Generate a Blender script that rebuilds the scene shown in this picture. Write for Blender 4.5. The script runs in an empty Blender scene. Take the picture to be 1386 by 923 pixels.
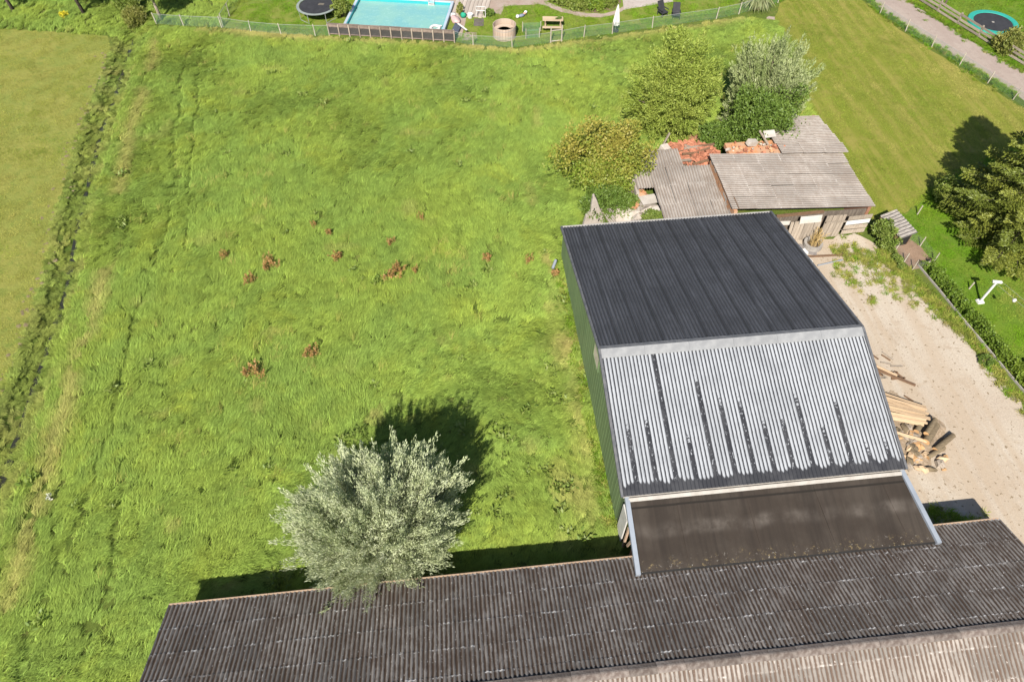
import bpy, math, random
import numpy as np
from mathutils import Vector, Matrix, Euler

random.seed(7)
RNG = np.random.default_rng(11)
scene = bpy.context.scene
COL = scene.collection

# ------------------------------------------------------------------ camera
CAM_H = 31.0
cam_d = bpy.data.cameras.new('camera')
cam = bpy.data.objects.new('camera', cam_d)
COL.objects.link(cam)
cam.location = (0, 0, CAM_H)
cam.rotation_euler = (math.radians(90 - 52.35), 0, math.radians(-5.97))
cam_d.sensor_width = 36
cam_d.lens = 943 / 1386 * 36
cam_d.clip_end = 2000
scene.camera = cam

# ------------------------------------------------------------------ sky, sun, exposure
SUN_AZ, SUN_EL = math.radians(18.7), math.radians(42.5)      # shadows fall 18.7 deg right of +Y
world = bpy.data.worlds.new('World')
scene.world = world
world.use_nodes = True
wn = world.node_tree
bg = wn.nodes['Background']
sky = wn.nodes.new('ShaderNodeTexSky')
sky.sky_type = 'NISHITA'
sky.sun_disc = False
sky.sun_elevation = SUN_EL
sky.sun_rotation = SUN_AZ + math.pi
wn.links.new(sky.outputs[0], bg.inputs[0])
bg.inputs[1].default_value = 0.07
sun_d = bpy.data.lights.new('sun', 'SUN')
sun_d.energy = 5.0
sun_d.angle = math.radians(0.5)
sun_d.color = (1.0, 0.94, 0.85)
sun = bpy.data.objects.new('sun', sun_d)
COL.objects.link(sun)
sun.location = (-20, -50, 60)
sun.rotation_euler = Vector((math.sin(SUN_AZ) * math.cos(SUN_EL), math.cos(SUN_AZ) * math.cos(SUN_EL), -math.sin(SUN_EL))).to_track_quat('-Z', 'Y').to_euler()
scene.view_settings.view_transform = 'Standard'
scene.view_settings.look = 'None'
scene.view_settings.exposure = 1.15
scene.view_settings.gamma = 1.0
scene.view_settings.use_curve_mapping = False
scene.render.engine = 'CYCLES'
scene.cycles.max_bounces = 5
scene.cycles.diffuse_bounces = 2
scene.cycles.glossy_bounces = 2
scene.cycles.transmission_bounces = 3
scene.cycles.transparent_max_bounces = 6

# ------------------------------------------------------------------ node helpers
class NT:
    def __init__(s, name):
        s.m = bpy.data.materials.new(name)
        s.m.use_nodes = True
        s.t = s.m.node_tree
        s.p = s.t.nodes['Principled BSDF']
        s.out = s.t.nodes['Material Output']
        s._pos = None
    def n(s, typ, **kw):
        nd = s.t.nodes.new(typ)
        for k, v in kw.items():
            setattr(nd, k, v)
        return nd
    def put(s, sock, v):
        if isinstance(v, bpy.types.NodeSocket):
            s.t.links.new(v, sock)
        elif isinstance(v, (tuple, list)):
            sock.default_value = (*v, 1.0)[:len(sock.default_value)] if len(v) == 3 else v
        else:
            sock.default_value = v
    def pos(s):
        if s._pos is None:
            s._pos = s.n('ShaderNodeNewGeometry').outputs['Position']
        return s._pos
    def obj(s):
        return s.n('ShaderNodeTexCoord').outputs['Object']
    def mapv(s, vec, scale=(1, 1, 1), rot=(0, 0, 0), loc=(0, 0, 0)):
        m = s.n('ShaderNodeMapping')
        s.put(m.inputs['Vector'], vec)
        m.inputs['Scale'].default_value = scale
        m.inputs['Rotation'].default_value = rot
        m.inputs['Location'].default_value = loc
        return m.outputs[0]
    def noise(s, vec, scale, detail=4, rough=0.6, dist=0.0):
        m = s.n('ShaderNodeTexNoise')
        s.put(m.inputs['Vector'], vec)
        m.inputs['Scale'].default_value = scale
        m.inputs['Detail'].default_value = detail
        m.inputs['Roughness'].default_value = rough
        m.inputs['Distortion'].default_value = dist
        return m.outputs['Fac']
    def ramp(s, fac, a, b):
        m = s.n('ShaderNodeMapRange')
        m.interpolation_type = 'SMOOTHSTEP'
        s.put(m.inputs['Value'], fac)
        s.put(m.inputs['From Min'], a)
        s.put(m.inputs['From Max'], b)
        return m.outputs[0]
    def mix(s, fac, a, b, mode='MIX'):
        m = s.n('ShaderNodeMix', data_type='RGBA', blend_type=mode)
        s.put(m.inputs[0], fac)
        s.put(m.inputs[6], a)
        s.put(m.inputs[7], b)
        return m.outputs[2]
    def math(s, op, a, b=0.0, c=0.0):
        m = s.n('ShaderNodeMath', operation=op)
        s.put(m.inputs[0], a)
        s.put(m.inputs[1], b)
        s.put(m.inputs[2], c)
        return m.outputs[0]
    def sep(s, v):
        m = s.n('ShaderNodeSeparateXYZ')
        s.put(m.inputs[0], v)
        return m.outputs
    def attr(s, name, typ='GEOMETRY'):
        m = s.n('ShaderNodeAttribute', attribute_name=name, attribute_type=typ)
        return m.outputs['Fac']
    def rnd(s):
        return s.n('ShaderNodeObjectInfo').outputs['Random']
    def bump(s, h, strength=0.5, dist=0.02):
        m = s.n('ShaderNodeBump')
        m.inputs['Strength'].default_value = strength
        m.inputs['Distance'].default_value = dist
        s.put(m.inputs['Height'], h)
        s.t.links.new(m.outputs[0], s.p.inputs['Normal'])
    def base(s, c, rough=0.85, spec=0.3, metal=0.0):
        s.put(s.p.inputs['Base Color'], c)
        s.put(s.p.inputs['Roughness'], rough)
        s.p.inputs['Specular IOR Level'].default_value = spec
        s.p.inputs['Metallic'].default_value = metal
    def translucent(s, col, fac):
        tr = s.n('ShaderNodeBsdfTranslucent')
        s.put(tr.inputs[0], col)
        mx = s.n('ShaderNodeMixShader')
        mx.inputs[0].default_value = fac
        s.t.links.new(s.p.outputs[0], mx.inputs[1])
        s.t.links.new(tr.outputs[0], mx.inputs[2])
        s.t.links.new(mx.outputs[0], s.out.inputs[0])

MATS = {}
def plain(name, c1, c2=None, scale=3.0, rough=0.8, spec=0.3, bump=0.0, metal=0.0, stretch=(1, 1, 1), rv=0.12):
    """two-tone weathered surface in object space, with a per-object shift"""
    if name in MATS:
        return MATS[name]
    t = NT(name)
    c1 = tuple(x * 0.62 for x in c1)
    c2 = tuple(x * 0.62 for x in c2) if c2 else tuple(x * 0.72 for x in c1)
    v = t.mapv(t.obj(), stretch)
    f = t.noise(v, scale, 6, 0.65)
    c = t.mix(t.ramp(f, 0.35, 0.65), c1, c2)
    if rv:
        k = t.math('MULTIPLY_ADD', t.rnd(), 2 * rv, 1 - rv)
        h = t.n('ShaderNodeHueSaturation')
        t.put(h.inputs['Value'], k)
        t.put(h.inputs['Color'], c)
        c = h.outputs[0]
    t.base(c, rough, spec, metal)
    if bump:
        t.bump(t.noise(v, scale * 6, 4), bump, 0.02)
    MATS[name] = t.m
    return t.m

def leafmat(name, c1, c2, c3, trans=0.3, rough=0.55, spec=0.35, warm=0.4):
    """foliage: colour by random value stored per sprig (rnd) and per leaf (rl)"""
    t = NT(name)
    a = t.attr('rnd')
    b = t.attr('rl')
    c = t.mix(t.ramp(a, 0.1, 0.9), c1, c2)
    c = t.mix(t.math('MULTIPLY', b, 0.6), c, c3)
    t.base(c, rough, spec)
    t.translucent(t.mix(warm, c, (0.35, 0.5, 0.05), 'MIX'), trans)
    MATS[name] = t.m
    return t.m

# ------------------------------------------------------------------ object helpers
def tag(o, label=None, cat=None, group=None, kind=None):
    if label: o['label'] = label
    if cat: o['category'] = cat
    if group: o['group'] = group
    if kind: o['kind'] = kind
    return o
def empty(name, loc, rz=0.0, label=None, cat=None, group=None):
    o = bpy.data.objects.new(name, None)
    COL.objects.link(o)
    o.location = loc
    o.rotation_euler = (0, 0, rz)
    o.empty_display_size = 0.3
    return tag(o, label, cat, group)
def link(name, me, parent=None, loc=(0, 0, 0), rot=(0, 0, 0)):
    o = bpy.data.objects.new(name, me)
    COL.objects.link(o)
    o.parent = parent
    o.location = loc
    o.rotation_euler = rot
    return o

class MB:
    """collects shapes into one mesh"""
    def __init__(s):
        s.v = []
        s.f = []
    def add(s, vs, fs):
        k = len(s.v)
        s.v += [tuple(x) for x in vs]
        s.f += [tuple(i + k for i in f) for f in fs]
        return s
    def box(s, c, d, rot=None, taper=1.0):
        x, y, z = d[0] / 2, d[1] / 2, d[2] / 2
        q = [(-x, -y, -z), (x, -y, -z), (x, y, -z), (-x, y, -z), (-x * taper, -y * taper, z), (x * taper, -y * taper, z), (x * taper, y * taper, z), (-x * taper, y * taper, z)]
        if rot is not None:
            R = Euler(rot).to_matrix()
            q = [R @ Vector(p) for p in q]
        return s.add([(p[0] + c[0], p[1] + c[1], p[2] + c[2]) for p in q],
                     [(3, 2, 1, 0), (4, 5, 6, 7), (0, 1, 5, 4), (1, 2, 6, 5), (2, 3, 7, 6), (3, 0, 4, 7)])
    def tube(s, pts, rad, n=6, cap=True):
        pts = [Vector(p) for p in pts]
        if not hasattr(rad, '__len__'):
            rad = [rad] * len(pts)
        vs, fs = [], []
        up = Vector((0.13, 0.21, 1)).normalized()
        for i, p in enumerate(pts):
            d = (pts[min(i + 1, len(pts) - 1)] - pts[max(i - 1, 0)]).normalized()
            a = d.cross(up)
            if a.length < 0.05:
                a = d.cross(Vector((1, 0, 0)))
            a.normalize()
            b = d.cross(a)
            for k in range(n):
                t = 2 * math.pi * k / n
                vs.append(p + (a * math.cos(t) + b * math.sin(t)) * rad[i])
        for i in range(len(pts) - 1):
            for k in range(n):
                fs.append((i * n + k, i * n + (k + 1) % n, (i + 1) * n + (k + 1) % n, (i + 1) * n + k))
        if cap:
            fs.append(tuple(range(n))[::-1])
            fs.append(tuple((len(pts) - 1) * n + k for k in range(n)))
        return s.add(vs, fs)
    def lathe(s, prof, n=24, c=(0, 0, 0), cap=True):
        vs, fs = [], []
        for r, z in prof:
            for k in range(n):
                t = 2 * math.pi * k / n
                vs.append((c[0] + r * math.cos(t), c[1] + r * math.sin(t), c[2] + z))
        for i in range(len(prof) - 1):
            for k in range(n):
                fs.append((i * n + k, i * n + (k + 1) % n, (i + 1) * n + (k + 1) % n, (i + 1) * n + k))
        if cap:
            fs.append(tuple(range(n))[::-1])
            fs.append(tuple((len(prof) - 1) * n + k for k in range(n)))
        return s.add(vs, fs)
    def blob(s, c, r, n=8, jit=0.2, rs=None):
        rs = rs or random
        vs, fs = [], []
        m = n // 2
        for i in range(m + 1):
            th = math.pi * i / m
            for k in range(n):
                ph = 2 * math.pi * k / n
                q = 1 + rs.uniform(-jit, jit)
                vs.append((c[0] + r[0] * q * math.sin(th) * math.cos(ph), c[1] + r[1] * q * math.sin(th) * math.sin(ph), c[2] + r[2] * q * math.cos(th)))
        for i in range(m):
            for k in range(n):
                fs.append((i * n + k, (i + 1) * n + k, (i + 1) * n + (k + 1) % n, i * n + (k + 1) % n))
        return s.add(vs, fs)
    def mesh(s, name, mat, smooth=False):
        me = bpy.data.meshes.new(name)
        me.from_pydata(s.v, [], s.f)
        if mat:
            me.materials.append(mat)
        if smooth:
            me.shade_smooth()
        return me
    def build(s, name, mat, parent=None, loc=(0, 0, 0), rot=(0, 0, 0), smooth=False, bevel=0.0):
        o = link(name, s.mesh(name, mat, smooth), parent, loc, rot)
        if bevel:
            b = o.modifiers.new('bevel', 'BEVEL')
            b.width = bevel
            b.segments = 1
            b.limit_method = 'ANGLE'
        return o

def npmesh(name, V, F, mat, attrs=None, smooth=False):
    """V (n,3), F (m,k) with the same k for all"""
    me = bpy.data.meshes.new(name)
    V = np.ascontiguousarray(V, np.float32)
    F = np.ascontiguousarray(F, np.int32)
    m, k = F.shape
    me.vertices.add(len(V))
    me.vertices.foreach_set('co', V.ravel())
    me.loops.add(m * k)
    me.loops.foreach_set('vertex_index', F.ravel())
    me.polygons.add(m)
    me.polygons.foreach_set('loop_start', np.arange(0, m * k, k, dtype=np.int32))
    me.update(calc_edges=True)
    for n_, a in (attrs or {}).items():
        at = me.attributes.new(n_, 'FLOAT', 'POINT')
        at.data.foreach_set('value', np.ascontiguousarray(a, np.float32))
    if mat:
        me.materials.append(mat)
    if smooth:
        me.shade_smooth()
    return me

def hash2(ix, iy, seed):
    h = np.sin(ix * 127.1 + iy * 311.7 + seed * 74.7) * 43758.5453
    return h - np.floor(h)
def vnoise(x, y, scale, seed=0):
    x = np.asarray(x) / scale
    y = np.asarray(y) / scale
    ix, iy = np.floor(x), np.floor(y)
    fx, fy = x - ix, y - iy
    fx = fx * fx * (3 - 2 * fx)
    fy = fy * fy * (3 - 2 * fy)
    a = hash2(ix, iy, seed); b = hash2(ix + 1, iy, seed)
    c = hash2(ix, iy + 1, seed); d = hash2(ix + 1, iy + 1, seed)
    return (a * (1 - fx) + b * fx) * (1 - fy) + (c * (1 - fx) + d * fx) * fy
def inpoly(x, y, poly):
    r = np.zeros(len(x), bool)
    n = len(poly)
    j = n - 1
    for i in range(n):
        xi, yi = poly[i]
        xj, yj = poly[j]
        c = ((yi > y) != (yj > y)) & (x < (xj - xi) * (y - yi) / (yj - yi + 1e-12) + xi)
        r ^= c
        j = i
    return r
def dpoly(x, y, line):
    """distance to a polyline"""
    d = np.full(len(x), 1e9)
    for (ax, ay), (bx, by) in zip(line[:-1], line[1:]):
        L = (bx - ax) ** 2 + (by - ay) ** 2
        t = np.clip(((x - ax) * (bx - ax) + (y - ay) * (by - ay)) / L, 0, 1)
        d = np.minimum(d, np.hypot(x - ax - t * (bx - ax), y - ay - t * (by - ay)))
    return d

# ------------------------------------------------------------------ layout of the ground (metres)
DITCH = [(-22.6, -60), (-23.0, 10), (-23.3, 18.3), (-23.45, 24), (-23.6, 29.4), (-24.1, 33.4), (-24.7, 37.1), (-25.0, 40.9), (-25.6, 46), (-25.6, 50), (-25.9, 55), (-26.2, 60), (-26.6, 66), (-27.0, 110)]
FENCE_FAR = [(-24.5, 61.4), (-22.1, 60.8), (-18.8, 60.2), (-16.2, 59.2), (-13.6, 58.5), (-10.7, 58.0), (-9.5, 57.9), (0.9, 55.9), (2.5, 55.0), (5.7, 54.4), (9.0, 54.8), (9.95, 54.95), (11.9, 55.4), (14.4, 55.7), (18.0, 56.3), (23.9, 57.2), (26.1, 57.8), (30.2, 59.4)]
FENCE_RIGHT = [(36.9, 66.0), (37.7, 61.1), (38.5, 56.6), (39.4, 53.5), (40.4, 50.8), (41.4, 48.0), (42.3, 45.3), (43.1, 43.0), (44.0, 40.2)]
MEADOW = [(-24.9, 60.9), (-22, 60.4), (-18.8, 59.8), (-10, 57.6), (0.8, 55.4), (5.7, 54.0), (9.9, 54.5), (18, 55.8), (26, 57.2), (28.9, 56.2), (29, 52), (27.1, 44.2), (27, 39.5), (20, 40.5), (12, 38), (8, 34), (7, 30.5), (6.1, 30), (6.1, 10.5), (-13.1, 10.5), (-13.1, -30), (-21.6, -30), (-21.9, 10), (-22.4, 24), (-23.0, 33), (-24.0, 41), (-24.7, 50), (-25.1, 58)]
SHORT = [(-7.0, 18.8), (-2, 21.2), (2.4, 20.8), (4.0, 24.5), (5.1, 30.5), (6.2, 30.5), (6.2, 10.3), (-13.2, 10.3), (-9.5, 13.5)]
LEFT_FIELD = [(-120, 62.5), (-37.8, 62.2), (-32.5, 60.9), (-28.2, 59.8), (-27.4, 57.6), (-27.3, 53), (-26.95, 46), (-26.4, 40.9), (-26.05, 37.1), (-25.45, 33.4), (-24.95, 29.4), (-24.8, 24), (-24.65, 18.3), (-24.35, 10), (-24.0, -40), (-120, -40)]
RIGHT_FIELD = [(28.9, 56.4), (30.3, 59.2), (36.6, 64.8), (37.5, 61), (39.2, 53.2), (43.0, 42.4), (43.7, 39.6), (38, 36.5), (33, 34.4), (30.4, 32.3), (27.8, 31), (26.8, 31), (26.6, 39), (27.1, 44.2), (29, 52)]
NEIGHBOUR = [(27.9, 30.8), (30.4, 32.3), (33, 34.4), (38, 36.5), (43.7, 39.6), (60, 43), (90, 30), (90, -40), (30.6, -40), (30.2, 10), (29.5, 17.5), (28.7, 22.8), (28.1, 27)]
YARD = [(18.95, 30.0), (25.6, 30.0), (26.2, 28.4), (26.6, 26.2), (27.3, 24), (27.9, 21.5), (28.5, 18.5), (29.0, 14), (29.5, -40), (22.0, -40), (22.0, 10.0), (18.95, 10.0)]
TRACK = [(36.0, 72), (38.1, 59.9), (39.9, 53.6), (43.2, 44.9), (46.5, 35.5), (49.2, 36.5), (46.2, 46.2), (44.0, 52.0), (41.9, 58.9), (40.4, 66), (39.6, 72)]
GARDEN = [(-18.7, 60.3), (-16.2, 59.3), (-10, 58.0), (1, 56.0), (5.7, 54.5), (10, 55.1), (18, 56.4), (26, 57.9), (30.2, 59.5), (36, 66), (36, 110), (-18, 110)]
PADDOCK = [(43.0, 58.9), (44.0, 56.3), (45.0, 52.9), (46.7, 47.4), (50, 38), (110, 40), (110, 110), (41, 110), (41.6, 66)]
WILD = [(-28.2, 59.9), (-26.8, 59.0), (-24.5, 61.5), (-19, 60.4), (-18.0, 66), (-17.5, 75), (-60, 75), (-60, 62.4), (-37.8, 62.1), (-32.5, 60.8)]

def ditch_x(y):
    d = np.array(DITCH)
    return np.interp(y, d[:, 1], d[:, 0])
def ground_z(x, y):
    x = np.asarray(x, float); y = np.asarray(y, float)
    d = np.abs(x - ditch_x(y))
    z = -0.32 * np.clip(1 - (d / 1.0) ** 2, 0, 1) ** 0.8
    inside = np.clip((x + 22) / 2, 0, 1) * np.clip((4.5 - x) / 2, 0, 1) * np.clip((y - 11) / 2, 0, 1) * np.clip((53 - y) / 2, 0, 1)
    return z + inside * ((vnoise(x, y, 3.1, 3) - 0.5) * 0.12 + (vnoise(x, y, 7.7, 4) - 0.5) * 0.15)

# ------------------------------------------------------------------ ground materials
def ground_mat(name, cols, streak=None, fine=30.0, bump=0.5, patch=0.25, rough=0.95, specks=None):
    """cols: (main, second, third); streak=(angle, scale) adds mowing lines"""
    t = NT(name)
    p = t.pos()
    c = t.mix(t.ramp(t.noise(p, patch, 5, 0.6), 0.38, 0.62), cols[0], cols[1])
    c = t.mix(t.math('MULTIPLY', t.ramp(t.noise(p, patch * 5.3, 5, 0.7, 0.4), 0.5, 0.72), 0.75), c, cols[2])
    f = t.noise(p, fine, 5, 0.75)
    c = t.mix(t.math('MULTIPLY', t.ramp(f, 0.3, 0.75), 0.55), c, t.mix(0.55, c, (0, 0, 0)))
    if streak:
        v = t.mapv(p, (streak[1], streak[1] * 0.05, 1), (0, 0, streak[0]))
        s = t.noise(v, 1.0, 3, 0.6)
        c = t.mix(t.math('MULTIPLY', t.ramp(s, 0.42, 0.62), streak[2]), c, cols[2])
    if specks:
        s = t.noise(p, specks[1], 2, 0.5)
        c = t.mix(t.ramp(s, specks[2], specks[2] + 0.04), c, specks[0])
    t.base(c, rough, 0.15)
    t.bump(t.math('ADD', f, t.noise(p, fine * 0.3, 3)), bump, 0.06)
    return t.m

M_MEADOW = ground_mat('meadow_soil', ((0.075, 0.115, 0.016), (0.095, 0.125, 0.022), (0.14, 0.13, 0.04)), bump=0.9)
M_LEFT = ground_mat('dry_mown_grass', ((0.20, 0.20, 0.045), (0.165, 0.185, 0.038), (0.10, 0.145, 0.025)), fine=12, patch=0.28, bump=0.9)
M_RIGHT = ground_mat('mown_stubble_grass', ((0.155, 0.175, 0.022), (0.14, 0.16, 0.02), (0.205, 0.18, 0.045)), streak=(math.radians(-14), 1.7, 0.6), fine=24, patch=0.16, bump=0.8)
M_LAWN = ground_mat('lawn_grass', ((0.105, 0.165, 0.014), (0.085, 0.15, 0.013), (0.15, 0.17, 0.024)), fine=20, patch=0.3, bump=0.8)
M_GARDEN = ground_mat('garden_lawn_grass', ((0.145, 0.175, 0.028), (0.12, 0.165, 0.025), (0.21, 0.19, 0.055)), fine=18, patch=0.3, bump=0.7)
M_SAND = ground_mat('sandy_yard', streak=(math.radians(8), 0.9, 0.7), cols=((0.345, 0.29, 0.228), (0.375, 0.325, 0.262), (0.285, 0.225, 0.162)), fine=14, patch=0.22, bump=0.25, specks=((0.17, 0.13, 0.085), 5.0, 0.645))
M_TRACK = ground_mat('gravel_track', ((0.27, 0.218, 0.188), (0.295, 0.245, 0.21), (0.225, 0.178, 0.15)), streak=(math.radians(-18.5), 2.2, 0.4), fine=16, patch=0.5, bump=0.3)
M_SOIL = ground_mat('bare_soil', ((0.135, 0.097, 0.062), (0.16, 0.118, 0.078), (0.095, 0.067, 0.042)), fine=16, patch=0.8, bump=0.8)
M_PATIO = ground_mat('patio_paving', ((0.27, 0.205, 0.165), (0.295, 0.24, 0.20), (0.22, 0.165, 0.13)), fine=12, patch=0.6, bump=0.2)
M_PALE = ground_mat('pale_concrete', ((0.33, 0.285, 0.255), (0.36, 0.32, 0.29), (0.27, 0.23, 0.20)), fine=12, patch=0.5, bump=0.2)
M_MUD = ground_mat('dark_mud', ((0.045, 0.04, 0.025), (0.06, 0.055, 0.03), (0.03, 0.03, 0.02)), fine=12, patch=0.8, bump=0.5)

# ------------------------------------------------------------------ ground sheet
def axis(segs):
    out = []
    for a, b, st in segs:
        out += list(np.arange(a, b, st))
    return np.array(out + [segs[-1][1]])
gx = axis([(-600, -60, 60), (-60, -29, 3), (-29, -20, 0.35), (-20, 56, 1.0), (56, 80, 6), (80, 600, 65)])
gy = axis([(-500, -20, 40), (-20, 72, 1.0), (72, 120, 8), (120, 800, 85)])
GX, GY = np.meshgrid(gx, gy)
GZ = ground_z(GX.ravel(), GY.ravel())
nx, ny = len(gx), len(gy)
idx = np.arange(nx * ny).reshape(ny, nx)
F = np.stack([idx[:-1, :-1].ravel(), idx[:-1, 1:].ravel(), idx[1:, 1:].ravel(), idx[1:, :-1].ravel()], 1)
ground = link('meadow_ground', npmesh('meadow_ground', np.stack([GX.ravel(), GY.ravel(), GZ], 1), F, M_MEADOW, smooth=True))
tag(ground, kind='structure')

def sheet(name, poly, z, mat, jit=0.15, step=0.5, seed=1, kind='structure', parent=None):
    rs = random.Random(seed)
    pts = []
    for (ax, ay), (bx, by) in zip(poly, poly[1:] + poly[:1]):
        L = math.hypot(bx - ax, by - ay)
        n = max(1, min(120, int(L / step)))
        nxn, nyn = -(by - ay) / max(L, 1e-6), (bx - ax) / max(L, 1e-6)
        for i in range(n):
            t = i / n
            o = rs.uniform(-jit, jit)
            pts.append((ax + (bx - ax) * t + nxn * o, ay + (by - ay) * t + nyn * o, z))
    me = bpy.data.meshes.new(name)
    me.from_pydata(pts, [], [tuple(range(len(pts)))])
    me.materials.append(mat)
    o = link(name, me, parent)
    if me.polygons[0].normal.z < 0:
        me.flip_normals()
    if kind:
        o['kind'] = kind
    return o

sheet('mown_field', LEFT_FIELD, 0.004, M_LEFT, 0.05)
sheet('mown_meadow', RIGHT_FIELD, 0.004, M_RIGHT, 0.12)
sheet('neighbour_lawn', NEIGHBOUR, 0.008, M_LAWN, 0.05)
sheet('sandy_yard', YARD, 0.006, M_SAND, 0.25)
sheet('gravel_track', TRACK, 0.006, M_TRACK, 0.07)
sheet('garden_lawn', GARDEN, 0.004, M_GARDEN, 0.1)
sheet('paddock', PADDOCK, 0.004, M_LAWN, 0.1)
# water standing in the ditch
t = NT('ditch_water')
t.base((0.02, 0.02, 0.012), 0.12, 0.5)
wat = []
for y in np.arange(-20, 75, 1.5):
    w = 0.16 + 0.12 * math.sin(y * 1.7) * math.sin(y * .37)
    wat.append((float(ditch_x(y)), y, w))
mb = MB()
vs, fs = [], []
for i, (x, y, w) in enumerate(wat):
    vs += [(x - w, y, -0.28), (x + w, y, -0.28)]
    if i:
        k = 2 * i
        fs.append((k - 2, k - 1, k + 1, k))
mb.add(vs, fs)
tag(mb.build('ditch_water', t.m), kind='structure')

# ------------------------------------------------------------------ building materials
PITCH = 0.177
def corrugated_mat(name, base, moss_or_shade, valley, lichen=None, lich_amt=0.0, rough=0.9, spec=0.2, moss_amt=0.5, sheet_var=0.26):
    """fibre cement: object space X runs across the waves; valleys carry moss and dirt, or painted rib shade on anthracite"""
    t = NT(name)
    o = t.obj()
    p = t.pos()
    x = t.sep(o)[0]
    wv = t.math('COSINE', t.math('MULTIPLY', x, 2 * math.pi / PITCH))
    c = t.mix(t.ramp(t.noise(p, 0.55, 5, 0.6), 0.35, 0.65), base, tuple(b * 0.72 for b in base))
    h = t.n('ShaderNodeHueSaturation')
    t.put(h.inputs['Value'], t.math('MULTIPLY_ADD', t.rnd(), 2 * sheet_var, 1 - sheet_var))
    t.put(h.inputs['Color'], c)
    c = h.outputs[0]
    n1 = t.noise(t.mapv(p, (5, 1.6, 1.6)), 1.2, 5, 0.7)
    c = t.mix(t.math('MULTIPLY', t.ramp(t.math('SUBTRACT', n1, t.math('MULTIPLY', wv, 0.20)), 0.42, 0.66), valley), c, moss_or_shade)
    n2 = t.noise(p, 0.8, 6, 0.75)
    c = t.mix(t.math('MULTIPLY', t.ramp(t.math('MULTIPLY_ADD', t.rnd(), 0.6 * sheet_var, t.math('SUBTRACT', n2, 0.3 * sheet_var)), 0.48, 0.64), moss_amt), c, moss_or_shade)
    c = t.mix(t.math('MULTIPLY', t.ramp(t.noise(t.mapv(p, (3, 1, 1), loc=(4, 4, 4)), 2.2, 5, 0.8), 0.58, 0.7), moss_amt * 0.8), c, tuple(m * 1.5 for m in moss_or_shade))
    if not lichen:
        lap = t.ramp(t.math('ABSOLUTE', t.math('SUBTRACT', x, 0.045)), 0.05, 0.02)
        c = t.mix(t.math('MULTIPLY', lap, 0.75), c, tuple(m * .5 for m in moss_or_shade))
        st = t.noise(t.mapv(p, (6, .25, .25)), 1.0, 4, .6)
        c = t.mix(t.math('MULTIPLY', t.ramp(st, .52, .72), .5), c, tuple(b * 1.7 for b in base))
        c = t.mix(t.ramp(t.noise(t.mapv(p, loc=(7, 1, 3)), 5.0, 3, .6), .74, .78), c, tuple(b * 3 for b in base))
    if lichen:
        n3 = t.noise(t.mapv(p, (7, 3, 3)), 1.6, 3, 0.7)
        c = t.mix(t.ramp(n3, 0.70 - lich_amt, 0.74 - lich_amt), c, lichen)
        yo = t.sep(o)[1]
        n4 = t.noise(t.mapv(p, (4, 4, 4), loc=(5, 2, 8)), 1.0, 4, 0.8)
        c = t.mix(t.math('MULTIPLY', t.ramp(yo, 0.10, 0.0), t.ramp(n4, 0.50, 0.62)), c, lichen)
        sp = t.ramp(t.noise(t.mapv(p, (1, .45, .45)), 26.0, 2, 0.5), 0.72, 0.76)
        c = t.mix(sp, c, lichen)
    t.base(c, rough, spec)
    t.bump(t.noise(p, 25, 4, 0.7), 0.5, 0.01)
    return t.m

def corr_mesh(name, width, length, amp, mat, seg=6, th=0.008, sag=0.0):
    """one corrugated sheet: X across (0..width), Y up the slope (0..length), Z normal"""
    waves = max(1, round(width / PITCH))
    n = waves * seg
    xs = np.linspace(0, width, n + 1)
    zs = amp * np.cos(2 * np.pi * xs / PITCH)
    mb = MB()
    vs = [(x, y, z) for y in (0, length) for x, z in zip(xs, zs)]
    for y in (0, length):
        vs += [(x, y, z) for x, z in zip(xs, zs)]
        vs += [(x, y, z - th) for x, z in zip(xs, zs)]
    m = n + 1
    fs = [(i, i + 1, m + i + 1, m + i) for i in range(n)]
    for i in range(n):
        fs.append((3 * m + i, 3 * m + i + 1, 2 * m + i + 1, 2 * m + i))
        fs.append((4 * m + i, 4 * m + i + 1, 5 * m + i + 1, 5 * m + i))
    mb.add(vs, fs)
    me = mb.mesh(name, mat)
    for poly in me.polygons:
        poly.use_smooth = poly.index < n
    return me

def roof_slope(parent, me, ncol, nrow, w, row, x0, y_eave, z_eave, ang, far=True, jit=0.004, name='roof_sheet', last=None, lift=0.0, skip=None, xs=1.0):
    """lays sheets from the eave up; far=True means the eave is the far side (slope falls to +Y)"""
    rs = random.Random(int(abs(y_eave) * 100))
    for r in range(nrow):
        for c_ in range(ncol):
            if skip and skip(c_, r):
                continue
            s = r * row
            if far:
                loc = (x0 + (c_ + 1) * w, y_eave - s * math.cos(ang), z_eave + s * math.sin(ang))
                rot = (ang, 0, math.pi)
            else:
                loc = (x0 + c_ * w, y_eave + s * math.cos(ang), z_eave + s * math.sin(ang))
                rot = (ang, 0, 0)
            m_ = last if (last is not None and r == nrow - 1) else me
            o = link(name, m_, parent, (loc[0] - parent.location[0], loc[1] - parent.location[1], loc[2] + lift + 0.011 * r * 0 + rs.uniform(0, jit) - parent.location[2]),
                     (rot[0] + (-0.008), rot[1], rot[2] + rs.uniform(-0.0015, 0.0015)))

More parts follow.
